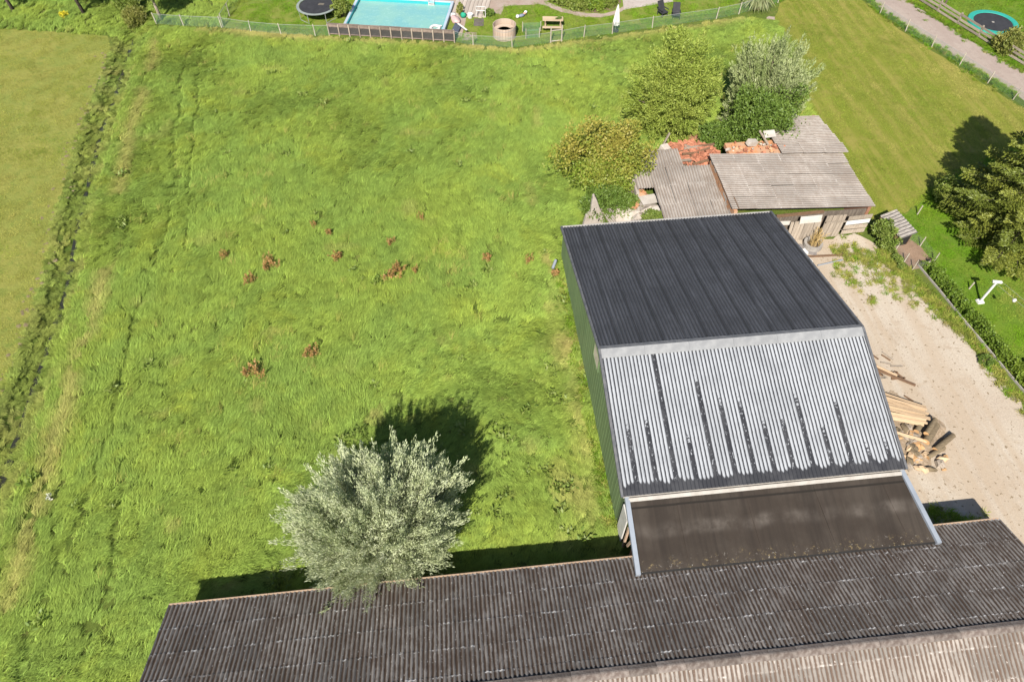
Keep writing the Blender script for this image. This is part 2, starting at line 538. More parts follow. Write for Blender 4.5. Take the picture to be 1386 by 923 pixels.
M_CEMENT = corrugated_mat('mossy_fibre_cement', (0.150, 0.138, 0.128), (0.038, 0.024, 0.016), 0.95, (0.42, 0.41, 0.40), 0.03, moss_amt=0.45)
M_CEMENT_S = corrugated_mat('less_mossy_fibre_cement', (0.24, 0.215, 0.19), (0.085, 0.056, 0.04), 0.9, (0.36, 0.33, 0.30), 0.03, moss_amt=0.2)  # near slope: paler, with less moss than the far one
M_ANTH = corrugated_mat('anthracite_corrugated', (0.040, 0.042, 0.049), (0.02, 0.02, 0.022), 0.7, None, 0, rough=0.62, spec=0.35, moss_amt=0.12, sheet_var=0.035)  # darker valleys put the shade between ribs into the colour
M_RUIN = corrugated_mat('weathered_grey_sheet', (0.262, 0.236, 0.210), (0.14, 0.108, 0.085), 0.65, (0.33, 0.305, 0.28), 0.02, moss_amt=0.3, sheet_var=0.07)
M_GREEN = plain('green_cladding', (0.165, 0.235, 0.112), (0.14, 0.205, 0.10), 0.6, 0.55, 0.35, stretch=(1, 1, 0.2), rv=0.05)
M_GREYTRIM = plain('light_grey_trim', (0.29, 0.325, 0.375), (0.245, 0.275, 0.315), 1.2, 0.5, 0.4, rv=0.04)
M_WHITETRIM = plain('pale_flashing', (0.45, 0.42, 0.38), (0.36, 0.33, 0.29), 1.5, 0.6, 0.3, rv=0.05)
M_RIDGE = plain('grey_ridge_paint', (0.34, 0.345, 0.345), (0.27, 0.275, 0.28), 2.0, 0.6, 0.3, rv=0.05)
M_DARKTRIM = plain('dark_verge_trim', (0.10, 0.105, 0.115), (0.16, 0.16, 0.165), 3.0, 0.6, 0.3, rv=0.05)
M_TAN = plain('tan_fascia_wood', (0.50, 0.36, 0.25), (0.40, 0.28, 0.19), 2.0, 0.8, rv=0.06)
M_BRICK = plain('red_brick', (0.40, 0.20, 0.125), (0.33, 0.15, 0.09), 4.0, 0.9, rv=0.2)
M_PLASTER = plain('worn_plaster', (0.55, 0.49, 0.43), (0.42, 0.36, 0.3), 2.0, 0.9, bump=0.4)
M_CONC0 = plain('dull_zinc', (0.42, 0.41, 0.4), (0.34, 0.33, 0.32), 2.0, 0.6)
M_DOOR = plain('white_door_paint', (0.72, 0.70, 0.66), (0.6, 0.57, 0.52), 2.0, 0.6)

# white painted stripes along the crests of the near slope
def striped_mat():
    t = NT('painted_striped_sheet')
    p = t.pos()
    sx = t.sep(p)
    ph = t.math('DIVIDE', t.math('SUBTRACT', sx[0], 6.12), PITCH)
    wv = t.math('COSINE', t.math('MULTIPLY', ph, 2 * math.pi))
    wid = t.math('FLOOR', t.math('ADD', ph, 0.5))
    wn_ = t.n('ShaderNodeTexWhiteNoise', noise_dimensions='1D')
    t.put(wn_.inputs['W'], wid)
    r = wn_.outputs['Value']
    dark = t.mix(t.ramp(t.noise(p, 1.3, 5), 0.4, 0.6), (0.022, 0.023, 0.027), (0.034, 0.035, 0.039))
    white = t.mix(t.ramp(t.noise(p, 0.9, 5), 0.35, 0.7), (0.26, 0.272, 0.288), (0.215, 0.226, 0.24))
    rag = t.noise(t.mapv(p, (9, 5, 5)), 1.4, 4, 0.7)
    thr = t.math('MULTIPLY_ADD', rag, 0.9, -0.92)
    # every fifth wave, at the sheet laps, was missed by the roller from the eave upwards
    six = t.math('MODULO', t.math('ADD', wid, 1.0), 5.0)
    lap = t.math('LESS_THAN', six, 0.5)
    grp = t.math('FLOOR', t.math('DIVIDE', t.math('ADD', wid, 1.2), 5.0))
    wn2 = t.n('ShaderNodeTexWhiteNoise', noise_dimensions='1D')
    t.put(wn2.inputs['W'], t.math('ADD', grp, 21.4))
    rgp = wn2.outputs['Value']
    left = t.ramp(sx[0], 15.5, 7.0)
    top = t.math('ADD', 13.15, t.math('MULTIPLY', t.math('MULTIPLY_ADD', left, 4.6, 2.6), t.math('MULTIPLY_ADD', t.math('POWER', rgp, 1.4), 0.95, 0.1)))
    dots = t.noise(t.mapv(p, (3, 7, 7), loc=(1, 5, 3)), 1.6, 3, 0.7)
    miss = t.math('MULTIPLY', lap, t.ramp(t.math('ADD', t.math('SUBTRACT', top, sx[1]), t.math('MULTIPLY_ADD', dots, 2.6, -1.3)), -0.15, 0.15))
    thr = t.math('MULTIPLY_ADD', miss, 2.4, thr)
    # rounded groups at the lower end
    end = t.math('ADD', t.math('MULTIPLY_ADD', r, 0.14, 12.80), t.math('MULTIPLY', t.math('ABSOLUTE', t.math('SUBTRACT', six, 2.5)), 0.06))
    end = t.math('MULTIPLY_ADD', t.math('SUBTRACT', 1.0, wv), 0.06, end)
    paint = t.math('MULTIPLY', t.ramp(t.math('SUBTRACT', wv, thr), -0.06, 0.06), t.ramp(t.math('SUBTRACT', sx[1], end), -0.05, 0.06))
    chips = t.ramp(t.noise(t.mapv(p, (6, 2.5, 2.5)), 3.0, 3, 0.7), 0.70, 0.74)
    paint = t.math('MULTIPLY', paint, t.math('SUBTRACT', 1.0, chips))
    fleck = t.math('MULTIPLY', t.math('MULTIPLY', miss, 1.2), t.ramp(t.noise(t.mapv(p, (14, 5, 5), loc=(2, 6, 1)), 1.2, 3, .7), .60, .63))
    paint = t.math('MAXIMUM', paint, t.math('MULTIPLY', fleck, t.ramp(sx[1], 12.8, 13.2)))
    t.base(t.mix(paint, dark, white), 0.75, 0.15)
    t.bump(t.noise(p, 25, 4, 0.7), 0.3, 0.01)
    return t.m
M_STRIPE = striped_mat()

# ------------------------------------------------------------------ front barn (mossy fibre-cement roof)
FB_X0, FB_X1 = -13.17, 22.92
FB_W = 6 * PITCH
FB_ANG = math.atan(0.378)
fb = empty('long_barn', (4.8, 5.55, 0), label='long low barn with mossy brown corrugated roof below the willow', cat='barn')
def lx(o, x, y, z):
    return (x - o.location[0], y - o.location[1], z - o.location[2])
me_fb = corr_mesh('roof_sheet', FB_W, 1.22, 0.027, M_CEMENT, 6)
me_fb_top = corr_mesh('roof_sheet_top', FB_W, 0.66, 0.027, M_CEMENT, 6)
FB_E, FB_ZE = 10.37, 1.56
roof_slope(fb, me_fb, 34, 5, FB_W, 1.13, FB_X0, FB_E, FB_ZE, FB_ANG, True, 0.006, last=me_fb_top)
me_fbs = corr_mesh('roof_sheet_less_mossy', FB_W, 1.22, 0.027, M_CEMENT_S, 6)
me_fbs_top = corr_mesh('roof_sheet_less_mossy_top', FB_W, 0.66, 0.027, M_CEMENT_S, 6)
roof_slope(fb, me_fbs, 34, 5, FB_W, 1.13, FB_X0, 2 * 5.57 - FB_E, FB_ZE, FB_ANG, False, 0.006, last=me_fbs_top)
# ridge caps
mb = MB()
capx = FB_W - 0.01
for sgn in (1, -1):
    pass
prof = [(-0.20, -0.082), (-0.13, -0.05), (-0.05, -0.008), (0.0, 0.004), (0.05, -0.008), (0.13, -0.05), (0.20, -0.082)]
vs = [(x, y, z) for x in (0, capx) for y, z in prof]
fs = [(i, i + 7, i + 8, i + 1) for i in range(6)]
vs += [(x, y, z - 0.012) for x in (0, capx) for y, z in prof]
fs += [(14 + i, 15 + i, 22 + i, 21 + i) for i in range(6)] + [(0, 14, 21, 7), (6, 13, 27, 20)]
fs += [(i, i + 1, 15 + i, 14 + i) for i in range(6)] + [(7 + i, 21 + i, 22 + i, 8 + i) for i in range(6)]
me_cap = mb.add(vs, fs).mesh('ridge_cap', plain('ridge_cement', (0.24, 0.205, 0.18), (0.13, 0.10, 0.085), 5.0, 0.95, bump=0.5, rv=0.25))
zr = FB_ZE + 0.378 * (FB_E - 5.57)
for i in range(34):
    link('ridge_cap', me_cap, fb, lx(fb, FB_X0 + i * FB_W, 5.57 + random.uniform(-0.01, 0.01), zr + 0.06 + random.uniform(-0.006, 0.006)))
# walls, fascia
mb = MB()
for y in (10.12, 1.02):
    mb.box((0, y - 5.55, 0.72), (35.6, 0.22, 1.44))
mb.build('wall', M_BRICK, fb)
for x in (FB_X0 + 0.25, FB_X1 - 0.25):
    mb = MB()
    w = 0.2
    vs = []
    for dx in (-w / 2, w / 2):
        vs += [(x + dx - 4.8, 1.14 - 5.55, 0), (x + dx - 4.8, 10.0 - 5.55, 0), (x + dx - 4.8, 10.0 - 5.55, 1.6), (x + dx - 4.8, 0.02, 3.2), (x + dx - 4.8, 1.14 - 5.55, 1.6)]
    mb.add(vs, [(4, 3, 2, 1, 0), (5, 6, 7, 8, 9)] + [(i, (i + 1) % 5, 5 + (i + 1) % 5, 5 + i) for i in range(5)])
    mb.build('gable_wall', M_BRICK, fb)
for y, s in ((FB_E + 0.035, 1), (2 * 5.57 - FB_E - 0.035, -1)):
    for i in range(9):
        L = (FB_X1 - FB_X0) / 9
        MB().box((0, 0, 0), (L - 0.015, 0.06, 0.13)).build('fascia_board', M_TAN, fb, lx(fb, FB_X0 + (i + 0.5) * L, y, FB_ZE - 0.055))

# ------------------------------------------------------------------ green barn
GB_X0, GB_X1 = 6.12, 18.86
GB_YF, GB_YR, GB_YN = 30.1, 19.05, 12.5
GB_ZF, GB_ZR, GB_ZN = 2.38, 4.95, 3.05
gb = empty('green_barn', (12.5, 21.3, 0), label='green clad barn with anthracite and white striped roof slopes', cat='barn')
a_f = math.atan2(GB_ZR - GB_ZF, GB_YF - GB_YR)
a_n = math.atan2(GB_ZR - GB_ZN, GB_YR - GB_YN)
Lf = math.hypot(GB_ZR - GB_ZF, GB_YF - GB_YR)
Ln = math.hypot(GB_ZR - GB_ZN, GB_YR - GB_YN)
me_a = corr_mesh('roof_sheet', 6 * PITCH, Lf / 5 + 0.08, 0.030, M_ANTH, 6)
me_a2 = corr_mesh('roof_sheet_upper', 6 * PITCH, Lf / 5, 0.030, M_ANTH, 6)
roof_slope(gb, me_a, 12, 5, 6 * PITCH, Lf / 5, GB_X0, GB_YF, GB_ZF, a_f, True, 0.003, last=me_a2)
me_s = corr_mesh('painted_roof_sheet', 6 * PITCH, Ln / 3 + 0.08, 0.026, M_STRIPE, 6)
me_s2 = corr_mesh('painted_roof_sheet_upper', 6 * PITCH, Ln / 3, 0.026, M_STRIPE, 6)
roof_slope(gb, me_s, 12, 3, 6 * PITCH, Ln / 3, GB_X0, GB_YN, GB_ZN, a_n, False, 0.003, name='painted_roof_sheet', last=me_s2)
# ridge flashing: a dark fold on the far side, broad pale band on the near side
for i in range(6):
    L = (GB_X1 - GB_X0 + 0.08) / 6
    mb = MB()
    w1, w2 = 0.22, 0.46
    vs = []
    for x in (0.0, L - 0.006):
        for s_, dz in ((0.0, 0.0), (0.0, -0.02)):
            vs += [(x, w1 * math.cos(a_f), -w1 * math.sin(a_f) + dz), (x, 0, dz), (x, -w2 * math.cos(a_n), -w2 * math.sin(a_n) + dz)]
    mb.add(vs, [(0, 1, 7, 6), (1, 2, 8, 7), (3, 9, 10, 4), (4, 10, 11, 5), (0, 6, 9, 3), (2, 5, 11, 8), (0, 3, 4, 1), (1, 4, 5, 2), (6, 7, 10, 9), (7, 8, 11, 10)])
    o = mb.build('ridge_flashing', M_RIDGE, gb, lx(gb, GB_X0 - 0.04 + i * L, GB_YR, GB_ZR + 0.055 + 0.002 * (i % 2)))
    o.data.materials.append(M_DARKTRIM)
    for pi_ in (0, 2, 4):
        o.data.polygons[pi_].material_index = 1
# verge trims
def slope_bar(name, x, y0, z0, y1, z1, w, h, mat, parent):
    d = Vector((0, y1 - y0, z1 - z0))
    L = d.length
    a = math.atan2(d.z, d.y)
    return MB().box((0, L / 2, 0), (w, L, h)).build(name, mat, parent, lx(parent, x, y0, z0), (a, 0, 0))
for x in (GB_X0 - 0.03, GB_X1 + 0.03):
    slope_bar('verge_trim', x, GB_YF + 0.02, GB_ZF + 0.0, GB_YR, GB_ZR + 0.0, 0.11, 0.16, M_DARKTRIM, gb)
    slope_bar('verge_trim', x, GB_YN - 0.02, GB_ZN + 0.0, GB_YR, GB_ZR + 0.0, 0.11, 0.16, M_DARKTRIM, gb)
# far gutter, near eave board
mb = MB()
mb.box((0, 0, 0), (GB_X1 - GB_X0 + 0.1, 0.10, 0.02)).box((0, 0.045, 0.04), (GB_X1 - GB_X0 + 0.1, 0.015, 0.07))
mb.build('gutter', M_CONC0, gb, lx(gb, (GB_X0 + GB_X1) / 2, GB_YF + 0.075, GB_ZF - 0.075))
MB().box((0, 0, 0), (GB_X1 - GB_X0 - 0.1, 0.05, 0.2)).build('eave_board', M_WHITETRIM, gb, lx(gb, (GB_X0 + GB_X1) / 2, GB_YN + 0.06, GB_ZN - 0.14))
# wall panels: left and right long sides, with ribs
def roof_z(y):
    return GB_ZF + (GB_YF - y) * math.tan(a_f) if y > GB_YR else GB_ZN + (y - GB_YN) * math.tan(a_n)
npan = 16
ys = np.linspace(GB_YN + 0.15, GB_YF - 0.12, npan + 1)
for x, nx_ in ((6.22, -1), (18.76, 1)):
    for i in range(npan):
        y0, y1 = ys[i] + 0.008, ys[i + 1] - 0.008
        mb = MB()
        rib = [0, .03, .04, .30, .31, .34, .35, .63, .64, .67, .68, .96, .97, 1.0]
        off = [0, 0, .009, .009, 0, 0, .009, .009, 0, 0, .009, .009, 0, 0]
        off = [0.03 - q for q in off]
        vs, fs = [], []
        for r_, o_ in zip(rib, off):
            y = y0 + (y1 - y0) * r_
            vs += [(nx_ * o_, y, 0.0), (nx_ * o_, y, roof_z(y) - 0.07), (-0.05 * nx_, y, 0.0), (-0.05 * nx_, y, roof_z(y) - 0.07)]
        for k in range(len(rib) - 1):
            a = 4 * k
            q = [(a, a + 4, a + 5, a + 1), (a + 2, a + 3, a + 7, a + 6), (a + 1, a + 5, a + 7, a + 3)]
            fs += q if nx_ > 0 else [tuple(reversed(z)) for z in q]
        mb.add([(vx, vy - 21.3, vz) for vx, vy, vz in vs], fs)
        mb.build('wall_panel', M_GREEN, gb, (x - 12.5, 0, 0))
mb = MB()
for y, z in ((GB_YN + 0.2, GB_ZN - 0.1), (GB_YF - 0.2, GB_ZF - 0.06)):
    mb.box((0, y - 21.3, z / 2), (12.4, 0.12, z))
mb.build('end_wall', M_GREEN, gb)
# boarded window on the left side
w = MB().box((0, 0, 0), (0.05, 1.05, 0.95)).build('window', plain('window_board', (0.62, 0.55, 0.42), (0.5, 0.44, 0.34), 2), gb, lx(gb, 6.175, 19.5, 3.8))
mb = MB()
mb.box((0, 0, 0.5), (0.07, 1.17, 0.06)).box((0, 0, -0.5), (0.07, 1.17, 0.06)).box((0, -0.55, 0), (0.07, 0.06, 0.94)).box((0, 0.55, 0), (0.07, 0.06, 0.94))
mb.build('window_frame', M_GREEN, w, (-0.012, 0, 0))

# ------------------------------------------------------------------ lean-to between the barns
def felt_mat():
    t = NT('brown_roofing_felt')
    p = t.pos()
    c = t.mix(t.ramp(t.noise(p, 0.5, 5, 0.6), 0.38, 0.62), (0.026, 0.020, 0.0155), (0.036, 0.029, 0.023))
    s = t.noise(t.mapv(p, (2.6, 0.12, 0.1)), 1.2, 4, 0.65)
    c = t.mix(t.math('MULTIPLY', t.ramp(s, 0.4, 0.72), 0.6), c, (0.014, 0.011, 0.009))
    y = t.sep(p)[1]
    x = t.sep(p)[0]
    # dried puddle film halfway down
    yy = t.math('ADD', y, t.math('MULTIPLY_ADD', t.noise(t.mapv(p, (1, 0, 0)), 0.5, 3), 0.9, -0.45))
    band = t.math('MULTIPLY', t.ramp(yy, 10.7, 11.0), t.ramp(yy, 11.55, 11.15))
    c = t.mix(t.math('MULTIPLY', band, t.math('MULTIPLY', t.math('MULTIPLY', t.ramp(t.noise(p, 0.9, 4, 0.7), 0.3, 0.7), 0.62), t.ramp(t.noise(t.mapv(p, (1.0, .1, .1), loc=(3, 3, 3)), 0.8, 4, .6), .25, .75))), c, (0.115, 0.10, 0.086))
    c = t.mix(t.math('MULTIPLY', t.ramp(y, 12.02, 12.06), t.ramp(y, 12.16, 12.1)), c, (0.012, 0.01, 0.008))
    # moss and grit along the foot
    foot = t.ramp(t.math('ADD', y, t.math('MULTIPLY', t.noise(p, 1.3, 4), 0.9)), 10.6, 9.9)
    g = t.ramp(t.noise(p, 5.0, 5, 0.8), 0.56, 0.66)
    c = t.mix(t.math('MULTIPLY', foot, g), c, (0.15, 0.115, 0.055))
    g2 = t.ramp(t.noise(t.mapv(p, loc=(9, 4, 2)), 7.0, 4, 0.8), 0.62, 0.68)
    c = t.mix(t.math('MULTIPLY', foot, g2), c, (0.25, 0.235, 0.21))
    t.base(c, 0.9, 0.2)
    t.bump(t.noise(p, 18, 5, 0.7), 0.35, 0.01)
    return t.m
M_FELT = felt_mat()
lt = empty('lean_to', (12.7, 11.0, 0), label='dark brown felt lean-to roof joining the two barns', cat='lean-to')
LT_T, LT_B = (12.47, 2.80), (9.52, 2.02)
la = math.atan2(LT_T[1] - LT_B[1], LT_T[0] - LT_B[0])
LL = math.hypot(LT_T[1] - LT_B[1], LT_T[0] - LT_B[0])
nst = 12
for i in range(nst):                                     # felt strips
    f0, f1 = i / nst, (i + 1) / nst
    xt0, xt1 = 6.42 + (18.72 - 6.42) * f0, 6.42 + (18.72 - 6.42) * f1
    xb0, xb1 = 6.36 + (19.30 - 6.36) * f0, 6.36 + (19.30 - 6.36) * f1
    dz = 0.0 if i % 2 else 0.006
    vs = []
    for k, tt in ((0, 0.0), (1, 0.33), (2, 0.66), (3, 1.0)):
        sag = -0.035 * math.sin(math.pi * tt) * (1 + 0.6 * math.sin(i * 2.1))
        y = LT_T[0] + (LT_B[0] - LT_T[0]) * tt
        z = LT_T[1] + (LT_B[1] - LT_T[1]) * tt + sag + dz
        xa, xb = xt0 + (xb0 - xt0) * tt, xt1 + (xb1 - xt1) * tt
        vs += [lx(lt, xa, y, z), lx(lt, xb + 0.02, y, z), lx(lt, xa, y, z - 0.05), lx(lt, xb + 0.02, y, z - 0.05)]
    fs = []
    for k in range(3):
        a = 4 * k
        fs += [(a + 1, a, a + 4, a + 5), (a + 2, a + 3, a + 7, a + 6), (a, a + 2, a + 6, a + 4), (a + 3, a + 1, a + 5, a + 7)]
    fs += [(0, 1, 3, 2), (13, 12, 14, 15)]
    MB().add(vs, fs).build('felt_strip', M_FELT, lt)
for xt, xb in ((6.34, 6.28), (18.8, 19.4)):
    mb = MB()
    w, h = 0.2, 0.22
    vs = []
    for x, (y, z) in ((xt, (LT_T[0] + 0.1, LT_T[1])), (xb, (LT_B[0] - 0.1, LT_B[1]))):
        vs += [lx(lt, x - w / 2, y, z - h / 2), lx(lt, x + w / 2, y, z - h / 2), lx(lt, x + w / 2, y, z + h / 2), lx(lt, x - w / 2, y, z + h / 2)]
    mb.add(vs, [(0, 1, 2, 3), (7, 6, 5, 4)] + [(i, 4 + i, 4 + (i + 1) % 4, (i + 1) % 4) for i in range(4)])
    mb.build('verge_board', M_GREYTRIM, lt)
mb = MB()
for i in range(13):
    pass
mb.box((0, 0, 0), (12.35, 0.17, 0.04), (la + 0.35, 0, 0))
mb.build('top_flashing', M_WHITETRIM, lt, lx(lt, 12.56, LT_T[0] - 0.06, LT_T[1] + 0.05))
mb = MB().box((0, 0, 0), (12.9, 0.06, 0.10))
mb.build('foot_batten', plain('tar_black', (.03, .028, .026)), lt, lx(lt, 12.85, LT_B[0] - 0.03, LT_B[1] - 0.05))
# left side wall of the lean-to: posts, open white door, timber behind
MB().box((0, 0, 1.2), (0.06, 0.75, 2.4)).build('door', M_DOOR, lt, lx(lt, 6.24, 12.05, 0.03), (0, 0, 0.0))
MB().box((0, 0, 1.05), (0.1, 0.1, 2.1)).build('post', M_TAN, lt, lx(lt, 6.3, 11.45, 0.02))
MB().box((0, 0, 0), (0.05, 0.12, 1.2), (0.2, 0, 0)).build('brace', M_TAN, lt, lx(lt, 6.3, 11.0, 1.5))
MB().box((0, 0, 1.0), (0.12, 1.9, 2.0)).build('side_wall', M_DARKTRIM, lt, lx(lt, 19.0, 11.4, 0.02))
MB().box((0, 0, 1.0), (0.12, 0.7, 2.0)).build('back_wall', M_BRICK, lt, lx(lt, 6.5, 10.6, 0.02))

# ------------------------------------------------------------------ foliage builders
def unit(a):
    return a / np.maximum(np.linalg.norm(a, axis=1, keepdims=True), 1e-9)
def leaves(P, D, L, W, clump, rng, fold=0.0):
    """diamond leaves at P along D; clump = per-leaf random tone"""
    n = len(P)
    D = unit(D)
    S = np.cross(D, rng.normal(size=(n, 3)))
    S = unit(S)
    N_ = np.cross(D, S)
    L = np.broadcast_to(np.asarray(L, float), (n,))[:, None]
    W = np.broadcast_to(np.asarray(W, float), (n,))[:, None]
    a = P
    m = P + D * L * 0.45 + N_ * L * 0.06
    V = np.stack([a, m + S * W / 2, P + D * L, m - S * W / 2], 1).reshape(-1, 3)
    F_ = np.arange(4 * n).reshape(n, 4)
    return V, F_, np.repeat(clump, 4), np.repeat(rng.random(n), 4)
def merge(parts):
    V, F_, A, B = [], [], [], []
    k = 0
    for v, f, a, b in parts:
        V.append(v); F_.append(f + k); A.append(a); B.append(b)
        k += len(v)
    return np.concatenate(V), np.concatenate(F_), np.concatenate(A), np.concatenate(B)
def crown_object(name, parts, mat, parent):
    V, F_, A, B = merge(parts)
    return link(name, npmesh(name, V, F_, mat, {'rnd': A, 'rl': B}), parent)

def plumes(starts, ends, n_leaf, spread, L, W, rng, angle=0.5, tone=None, droop=0.0, up=0.0):
    """feathery shoots: leaves along a line from start to end"""
    m = len(starts)
    t_ = rng.random((m, n_leaf)) ** 0.8
    ax = ends - starts
    axn = unit(ax)
    rad = spread * (1 - 0.75 * t_)[..., None]
    P = starts[:, None, :] + ax[:, None, :] * t_[..., None] + rng.normal(size=(m, n_leaf, 3)) * rad * 0.5
    P[..., 2] -= droop * t_ ** 2
    D = axn[:, None, :] + rng.normal(size=(m, n_leaf, 3)) * angle
    D[..., 2] += up - droop * 0.8 * t_
    tn = rng.random(m) if tone is None else tone
    c = np.repeat(tn, n_leaf)
    P = P.reshape(-1, 3)
    D = D.reshape(-1, 3)
    s = rng.uniform(0.7, 1.25, len(P))
    return leaves(P, D, L * s, W * s, c, rng)

def ball_clumps(C, R, n_leaf, L, W, rng, out=1.0, upb=0.3, jit=0.8, tone=None):
    """leaf clumps: leaves over the outer half of small balls"""
    m = len(C)
    U = unit(rng.normal(size=(m * n_leaf, 3))).reshape(m, n_leaf, 3)
    r = (0.45 + 0.55 * rng.random((m, n_leaf, 1)) ** 0.6) * np.asarray(R).reshape(-1, 1, 1)
    P = C[:, None, :] + U * r
    D = U * out + rng.normal(size=U.shape) * jit
    D[..., 2] += upb
    c = np.repeat(rng.random(m) if tone is None else tone, n_leaf)
    P = P.reshape(-1, 3); D = D.reshape(-1, 3)
    s = rng.uniform(0.7, 1.3, len(P))
    return leaves(P, D, L * s, W * s, c, rng)

def dome_points(n, c, rx, ry, rz, rng, lo=-0.3, shell=0.72, lump=0.16, seed=1):
    """points in the outer shell of an uneven ellipsoid"""
    z = rng.uniform(lo, 1, n)
    ph = rng.uniform(0, 2 * np.pi, n)
    q = np.sqrt(np.maximum(0, 1 - z * z))
    U = np.stack([q * np.cos(ph), q * np.sin(ph), z], 1)
    k = 1 + lump * (2 * vnoise(U[:, 0] * 3 + 9, U[:, 1] * 3 + U[:, 2] * 2.3 + 5, 1.0, seed) - 1) * 1.6
    r = (shell + (1 - shell) * rng.random(n) ** 0.7) * k
    return np.array(c) + U * np.stack([rx * r, ry * r, rz * r], 1), U

M_BARK = plain('tree_bark', (0.16, 0.125, 0.09), (0.09, 0.07, 0.05), 5.0, 0.95, bump=0.6, stretch=(2, 2, 0.4))
M_PALEBARK = plain('pale_bark', (0.42, 0.36, 0.28), (0.28, 0.23, 0.17), 5.0, 0.95, bump=0.5, stretch=(2, 2, 0.4))
M_WILLOW = leafmat('silver_willow_leaf', (0.43, 0.47, 0.295), (0.56, 0.58, 0.42), (0.36, 0.42, 0.175), 0.34, warm=.2)
M_WILLOWG = leafmat('green_willow_leaf', (0.26, 0.32, 0.055), (0.315, 0.355, 0.07), (0.20, 0.275, 0.05), 0.36)
M_WILLOWS = leafmat('grey_willow_leaf', (0.25, 0.30, 0.12), (0.37, 0.395, 0.215), (0.17, 0.225, 0.06), 0.3, warm=.3)
M_ELDER = leafmat('dark_elder_leaf', (0.07, 0.125, 0.018), (0.095, 0.15, 0.022), (0.13, 0.18, 0.035), 0.28)
M_OLIVE = leafmat('olive_brown_leaf', (0.13, 0.205, 0.018), (0.265, 0.225, 0.04), (0.24, 0.235, 0.055), 0.32)
M_SPRUCE = leafmat('spruce_needle', (0.11, 0.135, 0.018), (0.17, 0.185, 0.028), (0.07, 0.095, 0.014), 0.1)
M_HEDGE = leafmat('hedge_leaf', (0.085, 0.15, 0.016), (0.15, 0.21, 0.02), (0.18, 0.235, 0.03), 0.28)
M_SHRUB = leafmat('shrub_leaf', (0.11, 0.17, 0.022), (0.16, 0.2, 0.03), (0.20, 0.22, 0.06), 0.3)
M_SHRUBY = leafmat('yellow_shrub_leaf', (0.16, 0.175, 0.035), (0.24, 0.22, 0.06), (0.10, 0.13, 0.025), 0.3)
M_PAMPAS = leafmat('pampas_blade', (0.11, 0.145, 0.05), (0.16, 0.185, 0.08), (0.26, 0.25, 0.13), 0.2)
M_DOCK = leafmat('dock_seed', (0.28, 0.13, 0.05), (0.36, 0.185, 0.07), (0.22, 0.19, 0.05), 0.2)
M_WEED = leafmat('weed_leaf', (0.10, 0.165, 0.02), (0.14, 0.19, 0.035), (0.20, 0.22, 0.06), 0.3)
M_YELLOWF = leafmat('yellow_flower', (0.6, 0.5, 0.02), (0.65, 0.52, 0.03), (0.4, 0.4, 0.05), 0.2)
M_WHITEF = leafmat('white_flower', (0.65, 0.65, 0.6), (0.6, 0.58, 0.5), (0.25, 0.3, 0.08), 0.2)

def limbs(parent, base, tips, r0, mat, fork=0.35, name='limb', rs=None, trunk_h=0.6):
    """trunk part plus one mesh per limb, in the parent's space"""
    rs = rs or random
    tr = Vector((0, 0, trunk_h))
    MB().tube([(0, 0, -0.15), (0.02, 0.01, trunk_h * 0.5), tr], [r0 * 1.25, r0, r0 * 0.85], 9).build('trunk', mat, parent, smooth=True)
    for tp in tips:
        tp = Vector(tp)
        d = tp - tr
        mid = tr + d * 0.45 + Vector((rs.uniform(-.12, .12), rs.uniform(-.12, .12), 0.12)) * d.length * 0.5
        m2 = tr + d * 0.75 + Vector((rs.uniform(-.1, .1), rs.uniform(-.1, .1), 0.06)) * d.length * 0.5
        MB().tube([tr - Vector((0, 0, 0.08)), mid, m2, tp], [r0 * 0.55, r0 * 0.34, r0 * 0.2, r0 * 0.06], 6).build(name, mat, parent, smooth=True)

def plume_tree(name, loc, label, cat, mat, bark, c, rx, ry, rz, n_plume, n_leaf, L, W, seed, plen=(0.3, 0.5), lo=-0.35, spread=0.35, droop=0.0, up=0.25, lump=0.16, group=None, trunk=0.5, r0=0.22, nl=7, angle=0.5, inner=True, outb=1.0, lobes=34, lobe_r=.33):
    rng = np.random.default_rng(seed)
    root = empty(name, loc, 0, label, cat, group)
    E0, U = dome_points(lobes * 8, c, rx, ry, rz, rng, lo, 0.86, lump, seed)
    keep = [0]                                              # spread the lobes evenly
    while len(keep) < lobes:
        d2 = np.min(((E0[:, None, :] - E0[keep][None]) ** 2).sum(2), 1)
        keep.append(int(np.argmax(d2 * rng.uniform(.6, 1, len(E0)))))
    which = rng.integers(0, lobes, n_plume)
    tone_l = rng.random(lobes)
    E_ = E0[keep][which] + rng.normal(size=(n_plume, 3)) * lobe_r
    E_[:, 2] = np.maximum(E_[:, 2], 0.3)
    f = rng.uniform(plen[0], plen[1], (n_plume, 1))
    root_pt = np.array([0, 0, c[2] - rz * 0.75])
    S_ = E_ + (root_pt - E_) * f
    E_[:, 2] += up * 0.8
    parts = [plumes(S_, E_, n_leaf, spread, L, W, rng, angle, droop=droop, up=up, tone=np.clip(tone_l[which] * .7 + rng.random(n_plume) * .3, 0, 1))]
    if inner:
        C_, U2 = dome_points(max(20, n_plume // 5), c, rx * 0.72, ry * 0.72, rz * 0.72, rng, lo, 0.5, lump, seed)
        parts.append(ball_clumps(C_, np.full(len(C_), 0.5), n_leaf, L, W, rng))
    crown_object('crown', parts, mat, root)
    rs = random.Random(seed)
    sel = np.random.default_rng(seed + 1).choice(n_plume, nl, replace=False)
    limbs(root, loc, [tuple(np.array(c) * 0 + (E_[i] * 0.85 + root_pt * 0.15)) for i in sel], r0, bark, rs=rs, trunk_h=trunk)
    return root

